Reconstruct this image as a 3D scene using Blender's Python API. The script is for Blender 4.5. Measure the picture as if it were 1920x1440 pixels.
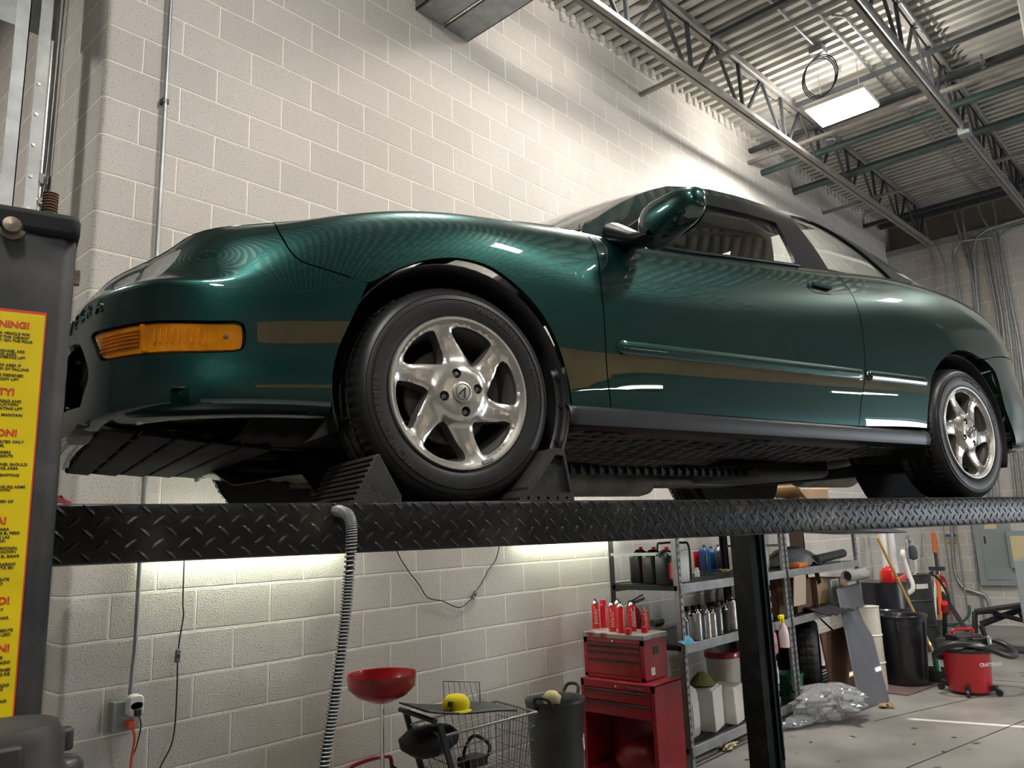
import bpy, math, random
import numpy as np
from mathutils import Vector, Matrix, geometry
random.seed(7)
for o in list(bpy.data.objects): bpy.data.objects.remove(o)
C = bpy.context.scene.collection
R = math.radians
EYE = 1.65                                   # camera height above the shop floor
# ---------------- camera ----------------
CR = Vector((0.67662742, -0.73547328, -0.03541733)); CU = Vector((-0.11702675, -0.15490295, 0.98097391)); CF = Vector((0.72696635, 0.65960908, 0.19088163))
cd = bpy.data.cameras.new('camera'); cam = bpy.data.objects.new('camera', cd); C.objects.link(cam)
cam.matrix_world = Matrix(((CR.x, CU.x, -CF.x, 0), (CR.y, CU.y, -CF.y, 0), (CR.z, CU.z, -CF.z, EYE), (0, 0, 0, 1)))
cd.sensor_width = 36; cd.lens = 1452.51/1920*36; cd.clip_start = .02; cd.clip_end = 200
bpy.context.scene.camera = cam
# ---------------- world, exposure ----------------
W = bpy.data.worlds.new('world'); bpy.context.scene.world = W; W.use_nodes = True
bg = W.node_tree.nodes['Background']; bg.inputs[0].default_value = (.75, .85, 1, 1); bg.inputs[1].default_value = 1.6
vs = bpy.context.scene.view_settings
vs.view_transform = 'Standard'; vs.look = 'None'; vs.gamma = 1; vs.use_curve_mapping = False; vs.exposure = 0.0

def area(name, loc, sx, sy, power, col=(1, .96, .9), rot=(0, 0, 0), parent=None, spread=None):
    l = bpy.data.lights.new(name, 'AREA'); l.shape = 'RECTANGLE'; l.size = sx; l.size_y = sy; l.energy = power; l.color = col
    if spread: l.spread = spread
    o = bpy.data.objects.new(name, l); C.objects.link(o); o.location = loc; o.rotation_euler = rot
    if parent: o.parent = parent
    return o
# daylight fill added just inside the closed shutter at the far right
area('daylight_fill', (11.9, -7.25, 1.5), 2.5, 2.6, 300, (.82, .91, 1), (R(90), 0, 0))

# low sun reaching the floor through a slit added to the unseen right-hand wall
sl = bpy.data.lights.new('sun', 'SUN'); sl.energy = 30; sl.angle = .002; sl.color = (1, .95, .86); so = bpy.data.objects.new('sun', sl); C.objects.link(so)
so.rotation_euler = Vector((.245, -.97, .263)).to_track_quat('Z', 'Y').to_euler()
# ---------------- helpers ----------------
class MB:
    """collects shapes; build() links them as one mesh object"""
    def __init__(s): s.V = []; s.F = []; s.M = []; s.m = 0; s.X = None
    def add(s, V, F):
        b = len(s.V)
        if s.X is not None: V = [tuple(s.X @ Vector(v)) for v in V]
        s.V += [tuple(v) for v in V]; s.F += [tuple(b+i for i in f) for f in F]; s.M += [s.m]*len(F); return s
    def box(s, a, b):
        (x0, y0, z0), (x1, y1, z1) = a, b
        return s.add([(x0,y0,z0),(x1,y0,z0),(x1,y1,z0),(x0,y1,z0),(x0,y0,z1),(x1,y0,z1),(x1,y1,z1),(x0,y1,z1)],
                     [(0,3,2,1),(4,5,6,7),(0,1,5,4),(1,2,6,5),(2,3,7,6),(3,0,4,7)])
    def cbox(s, c, d, rz=0, rx=0, ry=0):
        M = Matrix.Translation(c) @ Matrix.Rotation(rz,4,'Z') @ Matrix.Rotation(ry,4,'Y') @ Matrix.Rotation(rx,4,'X')
        V = [tuple(M @ Vector((sx*d[0]/2, sy*d[1]/2, sz*d[2]/2))) for sz in (-1,1) for sx,sy in ((-1,-1),(1,-1),(1,1),(-1,1))]
        return s.add(V, [(0,3,2,1),(4,5,6,7),(0,1,5,4),(1,2,6,5),(2,3,7,6),(3,0,4,7)])
    def frame(s, p, q):
        p = Vector(p); q = Vector(q); z = (q-p).normalized()
        x = z.orthogonal().normalized() if abs(z.z) > .99 else z.cross(Vector((0,0,1))).normalized()
        return p, q, x, z.cross(x)
    def cyl(s, p, q, r, r2=None, n=14, caps=True):
        r2 = r if r2 is None else r2; p, q, x, y = s.frame(p, q); V = []
        for c, rr in ((p, r), (q, r2)):
            V += [c + x*math.cos(2*math.pi*i/n)*rr + y*math.sin(2*math.pi*i/n)*rr for i in range(n)]
        F = [(i, i+n, (i+1)%n+n, (i+1)%n) for i in range(n)]
        if caps: F += [tuple(range(n)), tuple(range(2*n-1, n-1, -1))]
        return s.add(V, F)
    def bar(s, p, q, w, h=None, up=(0,0,1)):
        h = h or w; p = Vector(p); q = Vector(q); z = (q-p).normalized(); up = Vector(up)
        if abs(z.dot(up)) > .98: up = Vector((1,0,0))
        x = z.cross(up).normalized(); y = x.cross(z)
        V = [c + x*a*w/2 + y*b*h/2 for c in (p, q) for a, b in ((-1,-1),(1,-1),(1,1),(-1,1))]
        return s.add(V, [(0,1,2,3),(7,6,5,4),(0,4,5,1),(1,5,6,2),(2,6,7,3),(3,7,4,0)])
    def tube(s, P, r, n=8, closed=False, rr=None):
        P = [Vector(p) for p in P]; m = len(P); V = []; prev = None
        for i, p in enumerate(P):
            if closed: t = (P[(i+1)%m]-P[i-1])
            else: t = P[min(i+1, m-1)]-P[max(i-1, 0)]
            t = t.normalized() if t.length > 1e-9 else Vector((0,0,1))
            if prev is None: x = t.orthogonal().normalized()
            else:
                x = prev - t*prev.dot(t); x = x.normalized() if x.length > 1e-6 else t.orthogonal().normalized()
            prev = x; y = t.cross(x); ri = rr[i] if rr else r
            V += [p + x*math.cos(2*math.pi*k/n)*ri + y*math.sin(2*math.pi*k/n)*ri for k in range(n)]
        F = []
        for i in range(m if closed else m-1):
            a = i*n; b = ((i+1)%m)*n
            F += [(a+k, a+(k+1)%n, b+(k+1)%n, b+k) for k in range(n)]
        if not closed: F += [tuple(range(n-1, -1, -1)), tuple(range((m-1)*n, m*n))]
        return s.add(V, F)
    def lathe(s, prof, c=(0,0,0), n=28, axis='z', cap0=False, cap1=False, sq=None, a0=0, a1=2*math.pi):
        V = []; full = abs(a1-a0-2*math.pi) < 1e-6; k = n if full else n+1
        for r, z in prof:
            for i in range(k):
                a = a0+(a1-a0)*i/n; x, y = math.cos(a)*r, math.sin(a)*r
                if sq: x, y = superq(a, r, sq)
                v = {'z': (x,y,z), 'y': (x,z,y), 'x': (z,x,y)}[axis]
                V.append((v[0]+c[0], v[1]+c[1], v[2]+c[2]))
        F = []
        for j in range(len(prof)-1):
            for i in range(n):
                i2 = (i+1)%k; f = (j*k+i, j*k+i2, (j+1)*k+i2, (j+1)*k+i)
                F.append(f if axis != 'y' else f[::-1])
        if cap0: F.append(tuple(range(k-1, -1, -1)))
        if cap1: F.append(tuple(range((len(prof)-1)*k, len(prof)*k)))
        return s.add(V, F)
    def prism(s, poly, d0, d1, plane='xz', c=(0,0,0)):
        """extrude a 2D outline between d0 and d1 along the axis left over"""
        def m(p, d):
            v = {'xz': (p[0], d, p[1]), 'xy': (p[0], p[1], d), 'yz': (d, p[0], p[1])}[plane]
            return (v[0]+c[0], v[1]+c[1], v[2]+c[2])
        n = len(poly); V = [m(p, d0) for p in poly]+[m(p, d1) for p in poly]
        return s.add(V, [tuple(range(n)), tuple(range(2*n-1, n-1, -1))]+[(i, i+n, (i+1)%n+n, (i+1)%n) for i in range(n)])
    def grid(s, rows, flip=False, closed=False):
        n = len(rows[0]); V = [p for r in rows for p in r]; F = []
        for j in range(len(rows)-1):
            for i in range(n if closed else n-1):
                i2 = (i+1)%n; f = (j*n+i, j*n+i2, (j+1)*n+i2, (j+1)*n+i); F.append(f[::-1] if flip else f)
        return s.add(V, F)
    def build(s, name, mat, parent=None, loc=(0,0,0), rot=(0,0,0), smooth=40, bevel=0, solid=0, sub=0, fix=True):
        me = bpy.data.meshes.new(name); me.from_pydata(s.V, [], s.F)
        for m in (mat if isinstance(mat, (list, tuple)) else [mat]): me.materials.append(m)
        me.polygons.foreach_set('material_index', s.M)
        if fix:
            import bmesh
            bm = bmesh.new(); bm.from_mesh(me); bmesh.ops.recalc_face_normals(bm, faces=bm.faces); bm.to_mesh(me); bm.free()
        if smooth:
            me.polygons.foreach_set('use_smooth', [True]*len(me.polygons)); me.set_sharp_from_angle(angle=R(smooth))
        me.update()
        o = bpy.data.objects.new(name, me); C.objects.link(o); o.location = loc; o.rotation_euler = rot
        if parent: o.parent = parent
        if solid: md = o.modifiers.new('s', 'SOLIDIFY'); md.thickness = solid; md.offset = 0
        if sub: md = o.modifiers.new('u', 'SUBSURF'); md.levels = sub; md.render_levels = sub
        if bevel: md = o.modifiers.new('b', 'BEVEL'); md.width = bevel; md.segments = 2; md.limit_method = 'ANGLE'; md.angle_limit = R(40)
        return o
def superq(a, r, e):
    c, s_ = math.cos(a), math.sin(a)
    return (math.copysign(abs(c)**e, c)*r, math.copysign(abs(s_)**e, s_)*r)
def tag(o, label=None, cat=None, group=None, kind=None):
    if label: o['label'] = label
    if cat: o['category'] = cat
    if group: o['group'] = group
    if kind: o['kind'] = kind
    return o
def thing(name, label, cat, loc=(0,0,0), rz=0, group=None):
    o = bpy.data.objects.new(name, None); C.objects.link(o); o.empty_display_size = .1
    o.location = loc; o.rotation_euler = (0, 0, rz); return tag(o, label, cat, group)
def struct(o): o['kind'] = 'structure'; return o
def dup(root, loc, rz=None, label=None, group=None):
    def cp(o, par):
        c = o.copy(); C.objects.link(c); c.parent = par
        if par: c.matrix_parent_inverse = Matrix()
        for ch in list(o.children): cp(ch, c)
        return c
    r = cp(root, None); r.location = loc
    if rz is not None: r.rotation_euler = (root.rotation_euler[0], root.rotation_euler[1], rz)
    if label: r['label'] = label
    if group: r['group'] = group
    return r
def catmull(P, k=6, closed=False):
    P = [Vector(p) for p in P]; n = len(P); out = []
    for i in range(n if closed else n-1):
        g = lambda j: P[j % n] if closed else P[max(0, min(n-1, j))]
        a, b, c, d = g(i-1), g(i), g(i+1), g(i+2)
        for j in range(k):
            t = j/k; out.append(.5*((2*b)+(c-a)*t+(2*a-5*b+4*c-d)*t*t+(3*b-a-3*c+d)*t**3))
    if not closed: out.append(P[-1])
    return out
def bends(P, d=.12, k=5):
    P = [Vector(p) for p in P]; out = [P[0]]
    for a, b, c in zip(P[:-2], P[1:-1], P[2:]):
        l = min(d, (b-a).length*.48, (c-b).length*.48); s0 = b+(a-b).normalized()*l; s1 = b+(c-b).normalized()*l
        out += [s0.lerp(b, t/k).lerp(b.lerp(s1, t/k), t/k) for t in range(k+1)]
    return out+[P[-1]]
def text(name, body, size, mat, parent, loc, rot=(0,0,0), ext=.001, align='LEFT', sx=1, bold=0, shear=0):
    cu = bpy.data.curves.new(name, 'FONT'); cu.body = body; cu.size = size; cu.extrude = ext; cu.align_x = align; cu.offset = bold; cu.shear = shear; cu.resolution_u = 3
    t = bpy.data.objects.new(name, cu); C.objects.link(t); bpy.context.view_layer.update()
    me = bpy.data.meshes.new_from_object(t.evaluated_get(bpy.context.evaluated_depsgraph_get())); bpy.data.objects.remove(t)
    me.materials.clear(); me.materials.append(mat)
    o = bpy.data.objects.new(name, me); C.objects.link(o); o.parent = parent; o.location = loc; o.rotation_euler = rot; o.scale = (sx, 1, 1)
    return o
# point on a plane seen at a pixel of the 1920x1440 frame (used only to read real positions off the photograph)
def ray(px, py): return CF + CR*((px-960)/1452.51) - CU*((py-720)/1452.51)
def atY(px, py, Y): d = ray(px, py); return d*(Y/d.y)+Vector((0,0,EYE))
def atX(px, py, X): d = ray(px, py); return d*(X/d.x)+Vector((0,0,EYE))
def atZ(px, py, Z): d = ray(px, py); return d*((Z-EYE)/d.z)+Vector((0,0,EYE))

# ---------------- materials ----------------
MAT = {}
def mat(name, col, rough=.5, metal=0, coat=0, noise=0, nscale=8, bump=0, bscale=40, spec=.5, trans=0, emit=None, estr=0, ior=1.5, alpha=1, col2=None, crough=.03, detail=6, lo=.35, hi=.65):
    m = bpy.data.materials.new(name); m.use_nodes = True; N = m.node_tree.nodes; L = m.node_tree.links; b = N['Principled BSDF']
    b.inputs['Base Color'].default_value = (*col, 1); b.inputs['Roughness'].default_value = rough; b.inputs['Metallic'].default_value = metal
    b.inputs['Coat Weight'].default_value = coat; b.inputs['Coat Roughness'].default_value = crough; b.inputs['Specular IOR Level'].default_value = spec
    b.inputs['Transmission Weight'].default_value = trans; b.inputs['IOR'].default_value = ior; b.inputs['Alpha'].default_value = alpha
    if emit: b.inputs['Emission Color'].default_value = (*emit, 1); b.inputs['Emission Strength'].default_value = estr
    tc = N.new('ShaderNodeTexCoord')
    if noise or col2:
        n = N.new('ShaderNodeTexNoise'); n.inputs['Scale'].default_value = nscale; n.inputs['Detail'].default_value = detail; L.new(tc.outputs['Object'], n.inputs['Vector'])
        r = N.new('ShaderNodeMapRange'); r.inputs[1].default_value = lo; r.inputs[2].default_value = hi; L.new(n.outputs['Fac'], r.inputs[0])
        mx = N.new('ShaderNodeMix'); mx.data_type = 'RGBA'
        mx.inputs[6].default_value = (*col, 1); mx.inputs[7].default_value = (*(col2 or tuple(c*(1-noise) for c in col)), 1)
        L.new(r.outputs[0], mx.inputs[0]); L.new(mx.outputs[2], b.inputs['Base Color'])
    if bump:
        n2 = N.new('ShaderNodeTexNoise'); n2.inputs['Scale'].default_value = bscale; n2.inputs['Detail'].default_value = 4; L.new(tc.outputs['Object'], n2.inputs['Vector'])
        bp = N.new('ShaderNodeBump'); bp.inputs['Strength'].default_value = bump; bp.inputs['Distance'].default_value = .01; L.new(n2.outputs['Fac'], bp.inputs['Height']); L.new(bp.outputs[0], b.inputs['Normal'])
    MAT[name] = m; return m
paint = mat('green_paint', (.0008, .039, .034), .30, .8, 1, crough=.006)
paint.node_tree.nodes['Principled BSDF'].inputs['Coat IOR'].default_value = 1.95
nt = paint.node_tree; N = nt.nodes; b = N['Principled BSDF']; tc = N.new('ShaderNodeTexCoord'); vo = N.new('ShaderNodeTexNoise'); vo.inputs['Scale'].default_value = 900; nt.links.new(tc.outputs['Object'], vo.inputs['Vector'])
mr = N.new('ShaderNodeMapRange'); mr.inputs[3].default_value = .24; mr.inputs[4].default_value = .42; nt.links.new(vo.outputs['Fac'], mr.inputs[0]); nt.links.new(mr.outputs[0], b.inputs['Roughness'])
black_plastic = mat('black_plastic', (.014, .015, .017), .42, noise=.3, nscale=30)
trim_black = mat('black_trim', (.006, .007, .009), .3, spec=.35)
sill_black = mat('sill_plastic', (.022, .024, .028), .38)
rubber = mat('rubber', (.016, .016, .017), .55, noise=.25, nscale=25, bump=.15, bscale=120)
tyre_m = mat('tyre_rubber', (.015, .015, .016), .42, noise=.2, nscale=20)
tyre_txt = mat('tyre_lettering', (.045, .045, .048), .35)
alloy = mat('alloy', (.64, .62, .58), .36, .7, noise=.25, nscale=9, bump=.1, bscale=30)
alloy_pol = mat('polished_alloy', (.76, .74, .70), .22, .8, noise=.2, nscale=14, bump=.2, bscale=18)
bowl_m = mat('lamp_bowl', (.85, .86, .84), .35, .1)
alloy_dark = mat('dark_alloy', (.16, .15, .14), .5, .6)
chrome = mat('chrome', (.8, .8, .8), .12, 1)
galv = mat('galvanised', (.42, .44, .45), .42, .75, noise=.25, nscale=12)
galv_d = mat('galvanised_dull', (.36, .38, .38), .5, .6, noise=.25, nscale=10)
steel_beam = mat('joist_steel', (.24, .22, .20), .65, .1, noise=.3, nscale=6)
steel_dk = mat('dark_steel', (.055, .06, .065), .5, .3, noise=.3, nscale=8)
green_pipe = mat('green_pipe', (.045, .075, .07), .45, .2)
white_pl = mat('white_plastic', (.75, .74, .70), .4)
cream = mat('jug_plastic', (.72, .68, .60), .45, noise=.12, nscale=6)
lens_clear = mat('clear_lens', (.95, .97, .97), .03, trans=1, ior=1.06, coat=1)
glass = mat('glass', (.86, .92, .89), .0, trans=1, ior=1.08, spec=.9)
glass.node_tree.nodes['Principled BSDF'].inputs['Coat Weight'].default_value = 1
amber = mat('amber_lens', (1, .36, .01), .12, trans=.55, coat=1, noise=.35, nscale=18)
red_lens = mat('red_lens', (.5, .01, .01), .1, coat=1)
dark = mat('dark_void', (.006, .006, .007), .8)
under = mat('underbody', (.026, .026, .027), .5, noise=.5, nscale=7, bump=.5, bscale=12)
under2 = mat('underbody_grey', (.022, .022, .023), .8, spec=.2, noise=.6, nscale=6, bump=.3, bscale=14)
rust = mat('rusty_steel', (.16, .085, .05), .7, .3, noise=.6, nscale=14)
exh = mat('exhaust_steel', (.20, .19, .17), .5, .7, noise=.5, nscale=9)
lift_m = mat('lift_enamel', (.010, .011, .013), .6, .0, spec=.15, noise=.4, nscale=9, bump=.15, bscale=25, col2=(.035, .035, .033), lo=.5, hi=.75)
tread = mat('tread_plate', (.014, .014, .015), .33, .5, col2=(.07, .065, .05), nscale=5, lo=.55, hi=.8, bump=.2, bscale=60)
bolt_m = mat('zinc_bolt', (.5, .44, .34), .3, .9, noise=.4, nscale=40)
yellow_l = mat('label_yellow', (.72, .56, .005), .42, noise=.15, nscale=12)
red_l = mat('label_red', (.55, .05, .02), .5)
ink = mat('ink_black', (.02, .02, .02), .6)
white_l = mat('label_white', (.75, .75, .73), .5)
redp = mat('red_enamel', (.42, .012, .02), .28, coat=.6, noise=.3, nscale=6)
redw = mat('worn_red_enamel', (.36, .015, .025), .35, coat=.3, col2=(.10, .03, .03), nscale=4, lo=.5, hi=.8)
tool_top = mat('scuffed_steel_top', (.33, .30, .28), .55, .3, col2=(.18, .03, .03), nscale=5, lo=.52, hi=.62)
red_can = mat('red_can', (.65, .015, .015), .3, coat=.5)
red_cap = mat('red_cap', (.62, .01, .02), .4)
alu_can = mat('aerosol_silver', (.55, .54, .52), .35, .7, noise=.3, nscale=20)
alu_dk = mat('aerosol_grey', (.16, .17, .18), .35, .5)
blue_rag = mat('blue_glove', (.10, .35, .55), .6)
shelf_st = mat('shelf_steel', (.38, .39, .40), .4, .6, noise=.25, nscale=7)
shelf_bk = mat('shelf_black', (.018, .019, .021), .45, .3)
cardb = mat('cardboard', (.42, .28, .17), .8, noise=.25, nscale=5)
cardb_d = mat('cardboard_dark', (.16, .085, .05), .85)
board_gy = mat('grey_panel', (.10, .105, .12), .55, noise=.2, nscale=3)
plastic_film = mat('plastic_film', (.80, .82, .83), .10, trans=.72, ior=1.12, bump=.6, bscale=22, coat=1)
tank_dk = mat('tank_plastic', (.030, .031, .033), .5, noise=.4, nscale=14)
can_grey = mat('grey_bin', (.075, .08, .082), .42, noise=.35, nscale=5)
can_black = mat('black_bin', (.012, .013, .018), .28, coat=.3)
vac_red = mat('vacuum_red', (.50, .012, .02), .28, coat=.4)
vac_blk = mat('vacuum_black', (.02, .02, .022), .35)
yellow_cap = mat('yellow_cap', (.85, .72, .01), .8)
orange = mat('orange_grip', (.75, .16, .02), .5)
orange_cord = mat('orange_cord', (.75, .10, .04), .5)
wood = mat('wood_handle', (.62, .36, .10), .55, noise=.2, nscale=10)
elec_gy = mat('panel_grey', (.27, .31, .31), .45, noise=.1, nscale=3)
paper = mat('paper', (.62, .52, .30), .8)
hose_gn = mat('green_hose', (.03, .13, .09), .4)
tan = mat('tan_cloth', (.30, .23, .17), .85)
head_l = mat('dark_cloth', (.05, .048, .045), .9)
pink_l = mat('pink_liquid', (.62, .20, .25), .25)
green_pl = mat('green_plastic', (.02, .16, .08), .4)
blue_pl = mat('blue_plastic', (.03, .10, .28), .35)
brown_bin = mat('painted_pole', (.38, .38, .34), .5)
lamp_on = mat('lit_lamp', (1, 1, 1), .5, emit=(1, .97, .90), estr=14)
tube_on = mat('lit_tube', (1, 1, 1), .5, emit=(.93, 1, .80), estr=22)
cloth_red = mat('red_cloth', (.22, .03, .04), .9)

def blockwall(name, axis, x0, z0, base=(.60, .565, .52)):
    m = bpy.data.materials.new(name); m.use_nodes = True; N = m.node_tree.nodes; L = m.node_tree.links; b = N['Principled BSDF']; b.inputs['Roughness'].default_value = .62; b.inputs['Specular IOR Level'].default_value = .35
    tc = N.new('ShaderNodeTexCoord'); sp = N.new('ShaderNodeSeparateXYZ'); L.new(tc.outputs['Object'], sp.inputs[0])
    cb = N.new('ShaderNodeCombineXYZ')
    ax = N.new('ShaderNodeMath'); ax.operation = 'SUBTRACT'; ax.inputs[1].default_value = x0; L.new(sp.outputs[axis], ax.inputs[0]); L.new(ax.outputs[0], cb.inputs[0])
    az = N.new('ShaderNodeMath'); az.operation = 'SUBTRACT'; az.inputs[1].default_value = z0; L.new(sp.outputs[2], az.inputs[0]); L.new(az.outputs[0], cb.inputs[1])
    wn = N.new('ShaderNodeTexNoise'); wn.inputs['Scale'].default_value = 3.0; wn.inputs['Detail'].default_value = 3; L.new(tc.outputs['Object'], wn.inputs['Vector'])
    wv = N.new('ShaderNodeVectorMath'); wv.operation = 'SCALE'; wv.inputs['Scale'].default_value = .012; L.new(wn.outputs['Color'], wv.inputs[0])
    wa = N.new('ShaderNodeVectorMath'); L.new(cb.outputs[0], wa.inputs[0]); L.new(wv.outputs[0], wa.inputs[1])
    def brick(ms, sm):
        br = N.new('ShaderNodeTexBrick'); br.inputs['Scale'].default_value = 1; br.inputs['Brick Width'].default_value = .4064; br.inputs['Row Height'].default_value = .2032
        br.inputs['Mortar Size'].default_value = ms; br.inputs['Mortar Smooth'].default_value = sm; br.inputs['Color1'].default_value = (0,0,0,1); br.inputs['Color2'].default_value = (1,1,1,1); br.inputs['Mortar'].default_value = (.5,.5,.5,1); br.offset = .5
        L.new(wa.outputs[0], br.inputs['Vector']); return br
    br = brick(.0042, .35); br2 = brick(.010, .9)
    big = N.new('ShaderNodeTexNoise'); big.inputs['Scale'].default_value = 1.3; big.inputs['Detail'].default_value = 5; L.new(tc.outputs['Object'], big.inputs['Vector'])
    mx = N.new('ShaderNodeMix'); mx.data_type = 'RGBA'; mx.inputs[6].default_value = (*[c*.88 for c in base], 1); mx.inputs[7].default_value = (*[c*1.08 for c in base], 1); L.new(big.outputs['Fac'], mx.inputs[0])
    bt = N.new('ShaderNodeMix'); bt.data_type = 'RGBA'; bt.blend_type = 'MULTIPLY'; bt.inputs[0].default_value = .09; L.new(mx.outputs[2], bt.inputs[6]); L.new(br.outputs['Color'], bt.inputs[7])
    # pores
    po = N.new('ShaderNodeTexNoise'); po.inputs['Scale'].default_value = 115; po.inputs['Detail'].default_value = 3; po.inputs['Roughness'].default_value = .6; L.new(tc.outputs['Object'], po.inputs['Vector'])
    pr = N.new('ShaderNodeMapRange'); pr.inputs[1].default_value = .585; pr.inputs[2].default_value = .66; pr.inputs[3].default_value = 0; pr.inputs[4].default_value = .8; L.new(po.outputs['Fac'], pr.inputs[0])
    pm = N.new('ShaderNodeMath'); pm.operation = 'MULTIPLY'; L.new(pr.outputs[0], pm.inputs[0]); inv = N.new('ShaderNodeMath'); inv.operation = 'SUBTRACT'; inv.inputs[0].default_value = 1; L.new(br2.outputs['Fac'], inv.inputs[1]); L.new(inv.outputs[0], pm.inputs[1])
    pc = N.new('ShaderNodeMix'); pc.data_type = 'RGBA'; pc.inputs[7].default_value = (.20, .185, .165, 1); L.new(pm.outputs[0], pc.inputs[0]); L.new(bt.outputs[2], pc.inputs[6])
    mc = N.new('ShaderNodeMix'); mc.data_type = 'RGBA'; mc.inputs[7].default_value = (*[min(1, c*1.6) for c in base], 1); L.new(br.outputs['Fac'], mc.inputs[0]); L.new(pc.outputs[2], mc.inputs[6]); L.new(mc.outputs[2], b.inputs['Base Color'])
    fine = N.new('ShaderNodeTexNoise'); fine.inputs['Scale'].default_value = 160; fine.inputs['Detail'].default_value = 3; L.new(tc.outputs['Object'], fine.inputs['Vector'])
    h1 = N.new('ShaderNodeMath'); h1.operation = 'MULTIPLY_ADD'; h1.inputs[1].default_value = .9; L.new(br.outputs['Fac'], h1.inputs[0])
    h2 = N.new('ShaderNodeMath'); h2.operation = 'MULTIPLY_ADD'; h2.inputs[1].default_value = -.8; L.new(br2.outputs['Fac'], h2.inputs[0]); L.new(fine.outputs['Fac'], h2.inputs[2]); L.new(h2.outputs[0], h1.inputs[2])
    bp = N.new('ShaderNodeBump'); bp.inputs['Strength'].default_value = .8; bp.inputs['Distance'].default_value = .006; L.new(h1.outputs[0], bp.inputs['Height']); L.new(bp.outputs[0], b.inputs['Normal'])
    return m
wallmat = blockwall('painted_block_wall', 0, 1.2508, .0286)
wallmat_y = blockwall('painted_block_side_wall', 1, 3.844, .0286)
wallmat_up = blockwall('bare_block_wall', 1, 3.844, .0286, (.30, .265, .225))
wall_mid = mat('darkened_recess_wall', (.20, .19, .175), .7, noise=.2, nscale=2)  # darkened so the car's nose reflects less of the recess
wall_dim = mat('darkened_wall', (.075, .072, .066), .7, noise=.2, nscale=2)  # darkened so the unseen walls look dim in the car's reflections
def back(q, r_):
    'move a floor contact point away from the viewer by r_'
    h = Vector((q.x, q.y, 0)).normalized(); return Vector((q.x, q.y, 0))+h*r_
def floor_mat():
    m = mat('concrete_floor', (.30, .285, .27), .48, noise=.35, nscale=1.6, bump=.15, bscale=20, col2=(.17, .16, .15), lo=.4, hi=.7, detail=8)
    N = m.node_tree.nodes; L = m.node_tree.links; b = N['Principled BSDF']; src = b.inputs['Base Color'].links[0].from_socket
    tc = N.new('ShaderNodeTexCoord'); sp = N.new('ShaderNodeTexNoise'); sp.inputs['Scale'].default_value = 5; sp.inputs['Detail'].default_value = 2; L.new(tc.outputs['Object'], sp.inputs['Vector'])
    r = N.new('ShaderNodeMapRange'); r.inputs[1].default_value = .68; r.inputs[2].default_value = .72; L.new(sp.outputs['Fac'], r.inputs[0])
    mx = N.new('ShaderNodeMix'); mx.data_type = 'RGBA'; mx.inputs[7].default_value = (.07, .055, .045, 1); L.new(r.outputs[0], mx.inputs[0]); L.new(src, mx.inputs[6]); L.new(mx.outputs[2], b.inputs['Base Color'])
    return m
floorm = floor_mat()
deck_m = mat('roof_deck', (.52, .50, .45), .5, .1, noise=.2, nscale=3)
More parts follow.
